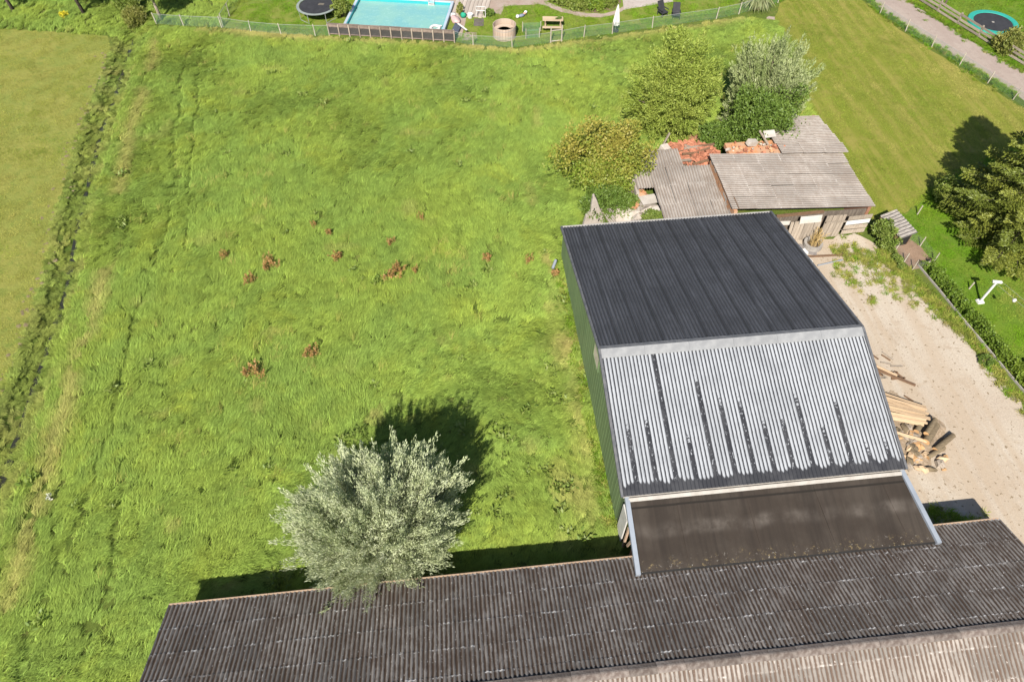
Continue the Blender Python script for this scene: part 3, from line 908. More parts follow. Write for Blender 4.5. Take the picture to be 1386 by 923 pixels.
def bush(name, loc, label, cat, mat, r, h, n_clump, n_leaf, L, W, seed, group=None, upb=0.3, bark=None, lump=0.22, lo=-0.1, cr=0.24, stems=5, htone=False):
    rng = np.random.default_rng(seed)
    root = empty(name, loc, 0, label, cat, group)
    rx, ry = r if hasattr(r, '__len__') else (r, r)
    C_, U = dome_points(n_clump, (0, 0, h * 0.42), rx * 0.85, ry * 0.85, h * 0.5, rng, lo - 0.55, 0.62, lump, seed)
    C_[:, 2] = np.maximum(C_[:, 2], 0.12)
    R = np.full(len(C_), cr * min(rx, ry, h) * 1.0) * rng.uniform(0.7, 1.3, len(C_))
    crown_object('crown', [ball_clumps(C_, R, n_leaf, L, W, rng, upb=upb, tone=np.clip(C_[:, 2] / h * 1.2 - .25 + rng.normal(0, .18, len(C_)), 0, 1) if htone else None)], mat, root)
    rs = random.Random(seed)
    mb = MB()
    for k in range(stems):
        a = 2 * math.pi * k / stems
        mb.tube([(0.06 * math.cos(a), 0.06 * math.sin(a), -0.05), (rx * .25 * math.cos(a), ry * .25 * math.sin(a), h * .35), (rx * .5 * math.cos(a), ry * .5 * math.sin(a), h * .7)], [0.04, 0.025, 0.008], 5)
    mb.build('stem', bark or M_BARK, root)
    return root

# ------------------------------------------------------------------ trees
plume_tree('silver_willow', (-4.4, 12.7, 0), 'broad silver grey willow overhanging the long barn roof edge', 'tree', M_WILLOW, M_BARK,
           (0.1, -0.1, 2.75), 3.6, 2.8, 3.0, 1150, 170, 0.18, 0.034, 21, (0.36, 0.58), lo=-0.6, spread=0.40, up=0.4, lump=0.08, trunk=0.5, r0=0.3, nl=14, lobes=46, lobe_r=.40, angle=.28)
plume_tree('green_willow', (15.8, 42.0, 0), 'yellow green weeping willow growing behind the ruined shed', 'tree', M_WILLOWG, M_BARK,
           (0, 0.0, 3.4), 2.95, 2.4, 3.8, 560, 150, 0.22, 0.05, 22, (0.22, 0.4), lo=-0.8, spread=0.5, droop=0.55, up=0.0, lump=0.14, trunk=0.8, r0=0.26, nl=10, lobes=60, lobe_r=.38)
plume_tree('grey_willow', (22.2, 41.8, 0), 'grey leaved upright willow beside the weeping willow', 'tree', M_WILLOWS, M_BARK,
           (0, 0, 2.8), 2.75, 2.2, 3.1, 300, 130, 0.22, 0.05, 23, (0.4, 0.6), lo=-0.3, spread=0.32, up=0.4, lump=0.26, trunk=0.8, r0=0.2, nl=10)
bush('elder_bush', (21.3, 38.9, 0), 'dark green elder bush in front of the grey willow', 'bush', M_ELDER, (2.9, 1.9), 5.0, 300, 90, 0.17, 0.10, 24, cr=0.24, lump=.36)
bush('elder_bush', (18.3, 38.9, 0), 'small green bush between weeping willow and elder', 'bush', M_ELDER, (1.2, 1.1), 2.6, 90, 70, 0.16, 0.10, 27, cr=0.3)
b_ = bush('olive_thicket', (10.0, 36.3, 0), 'olive brown thicket by the broken wall of the ruined shed', 'bush', M_OLIVE, (3.0, 2.7), 4.8, 330, 95, 0.17, 0.11, 25, cr=0.2, lump=.34, htone=True)
bush('nettle_bush', (9.9, 33.6, 0), 'bright green weed bush growing below the olive brown thicket', 'bush', M_ELDER, (2.1, 1.3), 1.9, 110, 85, 0.15, 0.09, 26, cr=0.3)

def spruce(loc, h, r, label, seed):
    rng = np.random.default_rng(seed)
    rs = random.Random(seed)
    root = empty('spruce_tree', loc, 0, label, 'tree')
    MB().tube([(0, 0, -0.2), (0.03, 0, h * .5), (0, 0, h * .97)], [0.3, 0.18, 0.03], 9).build('trunk', M_BARK, root, smooth=True)
    st, en, tone = [], [], []
    br = MB()
    nw = 21
    for i in range(nw):
        z = 0.5 + (h - 0.9) * i / nw
        rr = r * (1 - z / h) ** 0.8 + 0.15
        nb = 11 if z < h * .6 else 8
        for k in range(nb):
            a = 2 * math.pi * (k + rs.random() * .7) / nb + i * 0.7
            q = rr * rs.uniform(0.72, 1.12)
            tip = Vector((q * math.cos(a), q * math.sin(a), z - 0.08 * q + 0.03 * q * q))
            b0 = Vector((0, 0, z + 0.05))
            br.tube([b0, b0.lerp(tip, .5) + Vector((0, 0, -0.1)), tip], [0.035, 0.022, 0.006], 4, False)
            d = tip - b0
            side = Vector((-d.y, d.x, 0)).normalized()
            tn = rs.random()
            ns = max(4, int(q * 3.6))
            for s in range(ns):
                f = 0.18 + 0.82 * (s + 0.5) / ns
                p = b0.lerp(tip, f) + Vector((0, 0, -0.1 * math.sin(math.pi * f)))
                ln = (0.25 + 0.55 * (1 - f)) * (0.5 + 0.22 * q)
                for sg in (-1, 1):
                    st.append(p)
                    en.append(p + side * sg * ln + d.normalized() * ln * 0.8 + Vector((0, 0, -0.16 * ln)))
                    tone.append(tn)
            st.append(b0.lerp(tip, .8)); en.append(tip + d.normalized() * .12); tone.append(tn)
    S_ = np.array([list(x) for x in st]); E_ = np.array([list(x) for x in en])
    crown_object('crown', [plumes(S_, E_, 44, 0.11, 0.16, 0.058, rng, 0.32, tone=np.array(tone), up=0.1)], M_SPRUCE, root)
    br.build('branch', M_BARK, root)
    return root
spruce((35.1, 28.7, 0), 12.4, 5.2, 'large dark spruce on the bright lawn beyond the hedge', 31)
bush('broadleaf_shrub', (32.2, 32.6, 0), 'pale green shrub in the shade of the large spruce', 'bush', M_SHRUB, 0.9, 1.8, 50, 60, 0.15, 0.09, 32)

# young orchard trees at the far left, stems in view
def orchard(loc, label, h, r, seed, bark, lean=0.1):
    rng = np.random.default_rng(seed)
    root = empty('orchard_tree', loc, 0, label, 'tree', 'orchard trees beyond the mown field')
    MB().tube([(0, 0, -0.1), (-lean * .5, 0, h * .3), (-lean, 0, h * .55), (-lean, 0.1, h * .9)], [0.17, 0.13, 0.11, 0.03], 8).build('trunk', bark, root, smooth=True)
    C_, U = dome_points(130, (-lean, 0, h * .78), r, r, h * .33, rng, -0.8, 0.3, 0.25, seed)
    crown_object('crown', [ball_clumps(C_, np.full(130, 0.45), 70, 0.17, 0.10, rng)], M_SHRUB, root)
orchard((-37.5, 65.0, 0), 'orchard tree with dark slim trunk farthest from the ditch', 5.2, 1.9, 41, M_BARK, 0.3)
orchard((-31.2, 63.9, 0), 'orchard tree with dark trunk by the yellow flowers', 5.0, 2.0, 42, M_BARK, 0.35)
orchard((-24.2, 62.1, 0), 'young tree with pale trunk at the end of the garden fence', 4.0, 1.3, 43, M_PALEBARK, 0.15)
bush('ditch_bush', (-27.6, 64.6, 0), 'low green bush standing at the head of the ditch', 'bush', M_SHRUB, 1.4, 1.8, 70, 60, 0.15, 0.08, 44)
bush('ditch_bush', (-26.3, 62.0, -0.1), 'yellowish reedy bush in the ditch by the fence end', 'bush', M_SHRUBY, 1.0, 1.1, 60, 60, 0.2, 0.05, 45, upb=0.9)
bush('yellow_flower_clump', (-32.7, 63.3, 0), 'yellow flowering plant in tall grass by the orchard tree', 'plant', M_YELLOWF, 0.4, 0.6, 14, 30, 0.1, 0.07, 46, stems=3)

# dock plants standing in the meadow, each with several seed stalks
docks = [(-11.7, 22.7, 1.3), (-8.5, 24.0, 1.0), (-7.7, 31.1, 1.0), (-4.3, 29.5, 1.2), (-11.5, 30.6, 1.1), (-12.6, 29.9, 0.9), (1.5, 30.0, 0.9), (4.0, 29.7, 0.6), (-4.2, 32.0, 0.6), (-14.5, 32.2, 0.7), (-8.2, 33.3, 0.6), (-11.9, 31.3, 0.7), (-2.7, 29.5, 0.5), (-9.2, 34.3, 0.5), (5.6, 28.3, 0.7), (-2.4, 34.1, 0.5), (-3.7, 29.8, 0.7)]
def dock_proto(seed):
    rng = np.random.default_rng(seed)
    n = 9
    B_ = np.stack([rng.normal(0, .2, n), rng.normal(0, .2, n), np.full(n, .3)], 1)
    T_ = B_ + np.stack([rng.normal(.05, .12, n), rng.normal(.05, .12, n), rng.uniform(.4, .65, n)], 1)
    V, F_, A, B2 = merge([plumes(B_, T_, 46, 0.14, 0.085, 0.06, rng, 0.9)])
    head = npmesh('seed_head', V, F_, M_DOCK, {'rnd': A, 'rl': B2})
    mb = MB()
    for b0, t0 in zip(B_, T_):
        mb.tube([(b0[0] * .4, b0[1] * .4, -0.03), tuple(b0), tuple(t0)], [0.012, 0.01, 0.004], 4)
    stem = mb.mesh('stem', plain('dock_stem', (0.2, 0.11, 0.05)))
    m = 16
    C0 = np.stack([rng.normal(0, .1, m), rng.normal(0, .1, m), np.full(m, .08)], 1)
    D0 = np.stack([rng.normal(size=m), rng.normal(size=m), rng.uniform(.3, .8, m)], 1)
    V, F_, A, B2 = leaves(C0, D0, .34, .11, rng.random(m), rng)
    leaf = npmesh('basal_leaf', V, F_, M_WEED, {'rnd': A, 'rl': B2})
    return head, stem, leaf
dp = [dock_proto(60 + k) for k in range(4)]
for i, (x, y, s) in enumerate(docks):
    z = float(ground_z([x], [y])[0])
    r_ = empty('dock_plant', (x, y, z), i * 1.7, ('large rust brown dock clump gone to seed in the meadow' if s > .95 else 'small rust brown dock stalks in the open meadow' if s < .65 else 'medium rust brown dock plant in the meadow grass'), 'plant', 'dock plants in the meadow')
    r_.scale = (s * 1.1, s * 1.1, 0.45 + 0.25 * s)
    for nm, me in zip(('seed_head', 'stem', 'basal_leaf'), dp[i % 4]):
        o_ = link(nm, me, r_)
        if nm != 'stem': o_['kind'] = 'stuff'
bush('white_flower_clump', (-20.3, 16.5, 0.15), 'small white flowering plant in the tall grass', 'plant', M_WHITEF, 0.16, 0.4, 5, 16, 0.08, 0.06, 47, stems=3)

# ------------------------------------------------------------------ ruined shed
M_GREYWOOD = plain('grey_weathered_wood', (0.42, 0.355, 0.285), (0.30, 0.245, 0.19), 3.0, 0.9, bump=0.4, stretch=(6, 6, 0.5), rv=0.22)
M_BROWNWOOD = plain('brown_rotten_wood', (0.25, 0.145, 0.08), (0.15, 0.09, 0.055), 3.0, 0.9, bump=0.4, stretch=(1, 6, 6), rv=0.2)
M_TILE = plain('red_clay_tile', (0.52, 0.21, 0.12), (0.42, 0.17, 0.10), 3.0, 0.85, rv=0.22)
M_ORANGE = plain('orange_brick', (0.55, 0.25, 0.11), (0.48, 0.30, 0.19), 2.0, 0.9, rv=0.15)
M_PALEPANEL = plain('pale_asbestos_panel', (0.56, 0.52, 0.47), (0.47, 0.43, 0.38), 1.5, 0.85, rv=0.1)
M_DARK = plain('void_shade', (0.02, 0.018, 0.016), (0.012, 0.012, 0.012), 2.0, 0.95)  # near-black colour standing in for shade inside openings
M_PALEWOOD = plain('fresh_sawn_wood', (0.66, 0.48, 0.30), (0.56, 0.40, 0.25), 3.0, 0.8, stretch=(0.6, 5, 5), rv=0.15)
M_POST = plain('pale_fence_post', (0.52, 0.47, 0.38), (0.42, 0.37, 0.29), 3.0, 0.9, rv=0.12)
M_CONC = plain('concrete', (0.42, 0.39, 0.35), (0.34, 0.31, 0.28), 2.5, 0.9, bump=0.3)
M_WHITE = plain('white_paint', (0.78, 0.77, 0.74), (0.68, 0.67, 0.64), 2.0, 0.55, rv=0.04)
M_BLACK = plain('black_textile', (0.028, 0.028, 0.032), (0.04, 0.04, 0.045), 3.0, 0.8, rv=0.05)

rs3 = random.Random(33)
ruin = empty('ruined_shed', (20, 34, 0), label='ruined shed with sagging grey corrugated roofs behind the green barn', cat='shed')
def lr(x, y, z):
    return (x - 20, y - 34, z)
me_r1 = corr_mesh('roof_sheet', 6 * PITCH, 1.72, 0.04, M_RUIN, 6)
me_r2 = corr_mesh('roof_sheet_long', 6 * PITCH, 1.62, 0.022, M_RUIN, 6)
# left roof: waves run front to back
for c_ in range(5):
    for r in range(4):
        if (c_ == 0 and r < 2) or (r == 3 and c_ in (3, 4)):
            continue
        x = 11.5 + c_ * 1.055 + (0.18 if r == 3 else 0.0)
        y = 30.35 + r * 1.62
        sag = -0.06 * math.sin(c_ * 1.3 + r)
        link('roof_sheet', me_r1, ruin, lr(x, y, 1.78 + 0.10 * r + sag), (0.062 + rs3.uniform(-.012, .012), rs3.uniform(-.02, .02) - 0.02, rs3.uniform(-.03, .03) - 0.03))
# big right roof: waves run left to right
for c_ in range(5):
    for r in range(6):
        x = 25.72 - r * 1.52
        y = 30.25 + c_ * 1.045
        link('roof_sheet', me_r2, ruin, lr(x, y, 2.06 + 0.11 * r - 0.05 * math.sin(c_ * .9 + r * .5) + rs3.uniform(0, .01)), (0.066 + rs3.uniform(-.006, .006), rs3.uniform(-.012, .012), math.pi / 2 + rs3.uniform(-.006, .006)))
# rear right roof
for c_ in range(5):
    for r in range(3):
        if (c_ == 4 and r == 0):
            continue
        x = 26.0 - r * 1.5 - 0.14 * c_
        y = 35.3 + c_ * 1.03
        link('roof_sheet', me_r2, ruin, lr(x, y, 2.26 + 0.1 * r + rs3.uniform(0, .015)), (0.06 + rs3.uniform(-.01, .01), rs3.uniform(-.015, .015), math.pi / 2 + 0.03 + rs3.uniform(-.01, .01)))
# brick party wall between the roofs, one brick course at a time as blocks
for i in range(13):
    y = 30.4 + i * 0.38
    for k in range(3):
        MB().box((0, 0, 0), (0.22, 0.37, 0.21)).build('brick_block', M_ORANGE if rs3.random() < 0.75 else M_PLASTER, ruin, lr(16.72, y + (0.18 if k % 2 else 0), 2.02 + k * 0.22 + rs3.uniform(-.004, .004)), (0, 0, rs3.uniform(-.02, .02)))
MB().box((0, 0, 0), (0.24, 5.1, 1.9)).build('party_wall', M_BRICK, ruin, lr(16.74, 32.85, 0.95))
MB().box((0, 0, 0), (0.05, 5.1, 0.07)).build('roof_edge', M_BROWNWOOD, ruin, lr(16.9, 32.85, 2.66))
# side and rear walls
MB().box((0, 0, 0), (0.2, 9.6, 1.95)).build('side_wall', M_BRICK, ruin, lr(25.45, 35.2, 0.975))
MB().box((0, 0, 0), (8.6, 0.2, 0.9)).build('rear_wall', M_BRICK, ruin, lr(21.0, 40.0, 0.45))
MB().box((0, 0, 0), (0.2, 3.2, 1.6)).build('side_wall', M_PLASTER, ruin, lr(11.6, 35.2, 0.8))
MB().box((0, 0, 0), (5.2, 0.2, 1.7)).build('rear_wall', M_BRICK, ruin, lr(14.1, 37.6, 0.85))
# front: eave beam, darkened inner wall, grey planks, door, white strip
MB().box((0, 0, 0), (3.0, 0.12, 0.16)).build('eave_beam', M_BROWNWOOD, ruin, lr(20.9, 30.2, 1.98), (0, -0.02, 0.02))
MB().box((0, 0, 0), (6.4, 0.1, 1.7)).build('inner_wall', plain('shaded_boards', (.2, .165, .13), (.1, .08, .065), 3, .9, stretch=(5, 5, .4)), ruin, lr(22.3, 30.5, 0.88))  # grey wood darkened for the shade behind the front planks
for i in range(9):                              # leaning plank panel
    MB().box((0, 0, 0.72), (0.205, 0.03, 1.44 + rs3.uniform(-.06, .06))).build('plank', M_GREYWOOD, ruin, lr(20.6 + i * 0.215, 29.92 + rs3.uniform(-.02, .02) - 0.004 * i, 0.02), (-0.12, rs3.uniform(-.02, .02), 0))
for i in range(6):                              # door planks
    MB().box((0, 0, 0.87), (0.2, 0.035, 1.74)).build('door_plank', M_GREYWOOD, ruin, lr(22.75 + i * 0.21, 30.0 + rs3.uniform(-.012, .012), 0.02), (-0.04, rs3.uniform(-.012, .012), 0))
MB().box((0, 0, 0), (1.3, 0.05, 0.09)).build('door_brace', M_GREYWOOD, ruin, lr(23.3, 29.9, 1.35), (-0.04, 0.02, 0))
for i in range(4):                              # horizontal boards at the right end
    MB().box((0, 0, 0), (1.5, 0.04, 0.3)).build('wall_board', M_GREYWOOD if i != 2 else M_WHITE, ruin, lr(24.85, 30.05 - 0.01 * i, 0.3 + i * 0.4), (0, rs3.uniform(-.03, .03) - 0.03, 0))
MB().box((0, 0, 0), (1.35, 0.03, 0.5)).build('wall_board', M_PALEPANEL, ruin, lr(21.6, 29.98, 1.66), (-0.2, -0.03, 0))
MB().box((0, 0, 0), (1.1, 0.04, 0.28)).build('wall_board', M_PALEPANEL, ruin, lr(19.75, 29.95, 1.55), (-0.1, 0.05, 0))
MB().box((0, 0, 0), (1.2, 0.04, 0.2)).build('wall_board', M_GREYWOOD, ruin, lr(19.7, 29.9, 0.9), (0, -0.06, 0))
# collapsed middle: tiles, beams
heap = empty('rubble_heap', (15.9, 37.0, 1.1), label='heap of broken red roof tiles and beams on the ruined shed', cat='rubble')
MB().blob((0, 0, -0.1), (1.95, 1.35, 0.8), 14, 0.05, rs3).build('rubble_core', M_BARK, heap)
tile_me = []
for k in range(3):
    mb = MB()
    vs = []
    nseg = 5
    for j in (0, 1):
        for i in range(nseg + 1):
            x = -0.14 + 0.28 * i / nseg
            vs.append((x, -0.2 + 0.4 * j, 0.045 * math.sin(i / nseg * 2 * math.pi)))
    for j in (0, 1):
        for i in range(nseg + 1):
            x = -0.14 + 0.28 * i / nseg
            vs.append((x, -0.2 + 0.4 * j, 0.045 * math.sin(i / nseg * 2 * math.pi) - 0.018))
    m = nseg + 1
    fs = [(i, i + 1, m + i + 1, m + i) for i in range(nseg)] + [(3 * m + i, 3 * m + i + 1, 2 * m + i + 1, 2 * m + i) for i in range(nseg)]
    fs += [(2 * m + i, 2 * m + i + 1, i + 1, i) for i in range(nseg)] + [(m + i, m + i + 1, 3 * m + i + 1, 3 * m + i) for i in range(nseg)]
    fs += [(0, m, 3 * m, 2 * m), (nseg, 2 * m + nseg, 3 * m + nseg, m + nseg)]
    tile_me.append(mb.add(vs, fs).mesh('roof_tile', M_TILE))
for i in range(210):
    a = rs3.uniform(0, 2 * math.pi)
    q = math.sqrt(rs3.random())
    x, y = 1.9 * q * math.cos(a), 1.35 * q * math.sin(a)
    z = 0.88 * math.sqrt(max(0.02, 1 - (x / 2.15) ** 2 - (y / 1.55) ** 2)) + rs3.uniform(0.0, 0.1)
    o = link('roof_tile', tile_me[i % 3], heap, (x, y, z), (rs3.uniform(-.5, .5), rs3.uniform(-.5, .5), rs3.uniform(0, 6.3)))
    s = rs3.uniform(0.8, 1.35)
    o.scale = (s, s, 1)
for i in range(9):
    L = rs3.uniform(1.0, 2.2)
    MB().box((0, 0, 0), (L, 0.1, 0.12)).build('beam', M_BROWNWOOD if i % 3 else M_GREYWOOD, heap, (rs3.uniform(-.9, .9), rs3.uniform(-1.2, .3), rs3.uniform(.75, 1.0)), (0, rs3.uniform(-.15, .15), rs3.uniform(-.7, .4)))
MB().box((0, 0, 0), (0.55, 0.5, 0.5)).build('plaster_block', M_PLASTER, heap, (-1.75, 0.3, 0.85), (0.2, 0.1, 0.4))
MB().box((0, 0, 0), (0.1, 0.1, 1.3)).build('post', M_GREYWOOD, heap, (-1.65, 0.75, 1.2), (0.1, 0.25, 0))
heap2 = empty('rubble_heap', (20.0, 36.4, 1.9), label='crumbled brick and plaster edge below the elder bush', cat='rubble')
for i in range(46):
    s = rs3.uniform(.08, .22)
    MB().box((0, 0, 0), (s * 1.4, s, s * .8), (rs3.random(), rs3.random(), rs3.random() * 3), 0.9).build('brick', [M_TILE, M_ORANGE, M_PLASTER, M_TILE][i % 4], heap2, (rs3.uniform(-1.9, 1.9), rs3.gauss(0, .3) - 0.25 * abs(math.sin(i)), rs3.uniform(.38, .62)))
MB().box((0, 0, 0), (3.8, 1.3, 0.3)).build('rubble_core', M_ORANGE, heap2, (0, 0, 0.28))
MB().box((0, 0, 0), (0.7, 0.35, 0.35)).build('plaster_block', M_PLASTER, heap2, (-0.3, 0.1, 0.75), (0.1, 0.3, 0.3))
MB().box((0, 0, 0), (0.09, 1.1, 0.09)).build('beam', M_GREYWOOD, heap2, (0.55, 0.35, 0.9), (0.5, 0, 0.5))
MB().box((0, 0, 0), (0.85, 0.5, 0.03)).build('panel', M_PALEPANEL, heap2, (0.95, 0.5, 1.05), (0.5, 0.1, 0.2))

# collapsed corner: wall stump, fallen boards, orange bricks
stump = empty('broken_wall', (8.75, 32.7, 0), label='pointed broken plaster wall standing beside the olive thicket', cat='wall')
mb = MB()
out = [(-0.75, 0), (0.72, 0), (0.62, 0.4), (0.40, 0.95), (0.15, 1.55), (-0.05, 2.1), (-0.22, 2.45), (-0.32, 2.4), (-0.36, 1.7), (-0.34, 1.15), (-0.62, 0.8)]
n = len(out)
mb.add([(x, -0.12, z) for x, z in out] + [(x, 0.12, z) for x, z in out], [tuple(range(n)), tuple(range(n, 2 * n))[::-1]] + [(i, n + i, n + (i + 1) % n, (i + 1) % n) for i in range(n)])
mb.build('masonry', M_PLASTER, stump)
for x, z in ((-0.05, 1.05), (0.1, 0.78), (0.24, 0.45), (-0.15, 1.35)):
    MB().box((0, 0, 0), (0.07, 0.03, 0.24), (0, 0.15, 0)).build('slot_shade', M_DARK, stump, (x, -0.112, z))  # near-black boxes on the face paint the shade of recesses
for (x, y, z, L, w, rot, mt, lb) in (
        (10.6, 31.7, 0.45, 1.5, 0.8, (0.25, 0.25, 0.7), M_PALEPANEL, 'fallen pale panel leaning between weeds and the green barn'),
        (12.35, 33.5, 1.05, 1.15, 0.75, (0.12, 0.1, 0.25), M_PALEPANEL, 'fallen off-white board below the sheared roof corner'),
        (12.45, 32.4, 0.95, 0.9, 0.65, (0.2, -0.1, 0.3), M_PALEPANEL, 'fallen off-white board above the orange brickwork'),
        (12.0, 31.6, 1.0, 1.9, 0.4, (0.3, 0.1, 1.95), M_GREYWOOD, 'grey plank slab lying across the collapsed corner')):
    o = MB().box((0, 0, 0), (L, w, 0.05)).build('fallen_board', mt, None, (x, y, z), rot)
    tag(o, lb, 'board')
for (x, y, z, s, lb) in ((11.3, 33.3, 0.9, 0.62, 'orange brick fragment beside the thicket edge'), (12.0, 34.2, 1.05, 0.6, 'orange brick fragment under the sheared roof corner'), (12.9, 31.0, 1.2, 0.5, 'orange brick fragment against the roof sheet edge')):
    rt = empty('brick_fragment', (x, y, z), rs3.uniform(0, 2), lb, 'bricks')
    for k in range(7):
        MB().box((0, 0, 0), (0.3, 0.14, 0.1)).build('brick', M_ORANGE, rt, (rs3.uniform(-s, s) * .6, rs3.uniform(-s, s) * .5, rs3.uniform(-.05, .12)), (rs3.uniform(-.3, .3), rs3.uniform(-.3, .3), rs3.uniform(-.5, .5)))
    MB().blob((0, 0, -0.25), (s * .8, s * .65, 0.3), 8, .2, rs3).build('mortar', M_ORANGE, rt)
base = empty('rubble_heap', (11.6, 32.6, 0), label='low rubble bed under the fallen boards and weeds', cat='rubble')
MB().blob((0, 0, 0), (1.9, 2.0, 0.95), 14, 0.15, rs3).build('rubble_core', M_PLASTER, base)
me_deb = corr_mesh('debris_sheet', 5 * PITCH, 1.3, 0.03, M_RUIN, 6)
for (x, y, z, r_, lb) in ((9.6, 31.9, 0.55, (0.35, 0.2, 0.6), 'corrugated grey debris sheet by the broken wall'), (11.0, 30.5, 0.75, (0.2, 0.05, 0.15), 'corrugated grey debris sheet against the barn gutter')):
    tag(link('debris_sheet', me_deb, None, (x, y, z), r_), lb, 'sheet')
bush('ruin_weed', (12.1, 31.6, 0.6), 'green leafy weed sprouting from the collapsed corner rubble', 'plant', M_WEED, (0.75, 0.7), 1.2, 40, 60, 0.2, 0.06, 71, upb=0.6)
bush('ruin_weed', (10.9, 31.0, 0.2), 'yellow green weed between fallen panels and the barn', 'plant', M_SHRUBY, (0.8, 0.6), 1.0, 40, 60, 0.16, 0.07, 72)

# ------------------------------------------------------------------ yard things by the shed
ring = empty('concrete_ring', (22.0, 29.3, 0), label='pale concrete well ring filled with dry stalks', cat='ring')
mb = MB().lathe([(0.58, 0.0), (0.58, 0.32), (0.42, 0.32), (0.42, 0.05)], 20, cap=False)
mb.build('ring_wall', M_CONC, ring, smooth=False)
MB().lathe([(0.41, 0.06), (0.02, 0.08)], 16).build('soil_fill', M_SOIL, ring)
rng7 = np.random.default_rng(7)
B_ = np.stack([rng7.normal(.1, .16, 26), rng7.normal(.02, .16, 26), np.full(26, .06)], 1)
T_ = B_ + np.stack([rng7.normal(.15, .22, 26), rng7.normal(.1, .22, 26), rng7.uniform(.5, 1.0, 26)], 1)
M_DRY = leafmat('dry_stalk', (0.42, 0.30, 0.13), (0.5, 0.37, 0.18), (0.3, 0.2, 0.08), 0.2)
crown_object('dry_stalk', [plumes(B_, T_, 26, .05, .26, .022, rng7, .25)], M_DRY, ring)
tag(MB().box((0, 0, 0.03), (3.4, 0.13, 0.06)).build('timber_edging', M_BROWNWOOD, None, (23.0, 28.35, 0.006), (0, 0, -0.04)), 'old brown timber lying across the sand by the shed', 'timber')
tag(MB().tube([(-0.8, 0, 0.05), (0.9, 0.3, 0.05)], 0.04, 8).build('drain_pipe', M_GREYTRIM, None, (22.5, 27.6, 0.006)), 'thin grey pipe lying on the sand by the green barn', 'pipe')
for (x, y, s, lb) in ((21.2, 28.75, .5, 'white block beside the barn above the timber'), (21.15, 27.95, .55, 'white block beside the barn below the timber'), (25.4, 27.35, .22, 'small white stone in weeds at the sand edge')):
    tag(MB().box((0, 0, s * .2), (s, s * .9, s * .4), None, .9).build('white_block', M_WHITE, None, (x, y, 0.006), (0, 0, .3), bevel=.02), lb, 'block')
tag(MB().box((0, 0, .02), (1.1, .75, .04)).build('metal_plate', plain('dull_plate', (.3, .27, .25)), None, (21.6, 29.0, 0.006), (0, 0, -.4)), 'dull grey plate on the ground by the concrete ring', 'plate')
# grey pole lying at the barn corner
pl = MB().tube([(0, 0, 0.25), (0.25, 0.5, 0.45)], 0.09, 10).build('pipe', M_GREYTRIM, None, (5.5, 28.85, 0.0))
tag(pl, 'short grey pipe in the grass beside the green barn', 'pipe')

# chicken coop and run
coop = empty('chicken_coop', (27.3, 29.7, 0), math.radians(8), 'small coop with ribbed grey roof above the dirt run', 'coop')
me_c = MB()
vs, fs = [], []
nw = 9
for j, y in enumerate((-0.55, 0.55)):
    for i in range(nw * 4 + 1):
        x = -1.1 + 2.2 * i / (nw * 4)
        vs.append((x, y, 0.035 * math.cos(i * math.pi / 2)))
m = nw * 4 + 1
fs = [(i, i + 1, m + i + 1, m + i) for i in range(m - 1)]
vs += [(x, y, z - 0.02) for x, y, z in vs]
fs += [(2 * m + i + 1, 2 * m + i, 3 * m + i, 3 * m + i + 1) for i in range(m - 1)] + [(2 * m + i, 2 * m + i + 1, i + 1, i) for i in range(m - 1)] + [(m + i, m + i + 1, 3 * m + i + 1, 3 * m + i) for i in range(m - 1)]
me_c.add(vs, fs).build('roof', plain('coop_roof', (.34, .31, .28), (.17, .15, .13), 4, stretch=(4, 1, 1)), coop, (0.1, -0.05, 1.0), (0.25, 0, math.radians(-88)))
MB().box((0, 0, .42), (.85, 1.9, .84)).build('cabin', M_DARK, coop, (0.05, 0, 0))  # solid box, its near-black colour stands for the shade inside
for sx in (-.46, .5):
    for k in range(4):
        MB().box((0, 0, 0), (.03, 1.95, .17)).build('wall_board', M_BROWNWOOD, coop, (sx, 0, .12 + k * .2))
M_RUN = ground_mat('scratched_dirt', ((0.2, 0.135, 0.092), (0.23, 0.158, 0.11), (0.15, 0.1, 0.068)), fine=14, patch=.9, bump=.4)
run = empty('chicken_run', (27.95, 28.0, 0), label='fenced brown dirt run in front of the coop', cat='pen')
RUNP = [(26.75, 29.3), (27.15, 27.4), (27.35, 26.7), (28.2, 26.75), (28.95, 27.2), (28.75, 28.6), (28.15, 29.5)]
sheet('dirt_floor', [(x - 27.95, y - 28.0) for x, y in RUNP], 0.014, M_RUN, .05, .4, kind=None, parent=run)
for (x, y), h in zip(RUNP[1:6] + [(26.95, 28.3)], (.7, .8, .6, .75, .75, .7)):
    MB().tube([(0, 0, -.05), (.02, .01, h)], .035, 6).build('post', M_POST, run, (x - 27.95, y - 28.0, 0))
def wire_mesh(pts, h, sp, r, z0=0.05, tops=True):
    mb = MB()
    for (ax, ay), (bx, by) in zip(pts[:-1], pts[1:]):
        L = math.hypot(bx - ax, by - ay)
        ux, uy = (bx - ax) / L, (by - ay) / L
        px_, py_ = -uy * r, ux * r
        def bar(p, q, wx, wy, wz):
            mb.add([(p[0] - wx, p[1] - wy, p[2] - wz), (p[0] + wx, p[1] + wy, p[2] + wz), (q[0] + wx, q[1] + wy, q[2] + wz), (q[0] - wx, q[1] - wy, q[2] - wz)], [(0, 1, 2, 3)])
        n = max(1, int(L / sp))
        for i in range(n):
            x, y = ax + ux * (i + .5) * L / n, ay + uy * (i + .5) * L / n
            bar((x, y, z0), (x, y, h), ux * r, uy * r, 0)
        m = max(2, int((h - z0) / sp))
        for k in range(m + 1):
            z = z0 + (h - z0) * k / m
            bar((ax, ay, z), (bx, by, z), 0, 0, r)
    return mb
M_WIRE = plain('green_wire', (0.16, 0.34, 0.22), (0.2, 0.33, 0.25), 2, 0.6, rv=0)
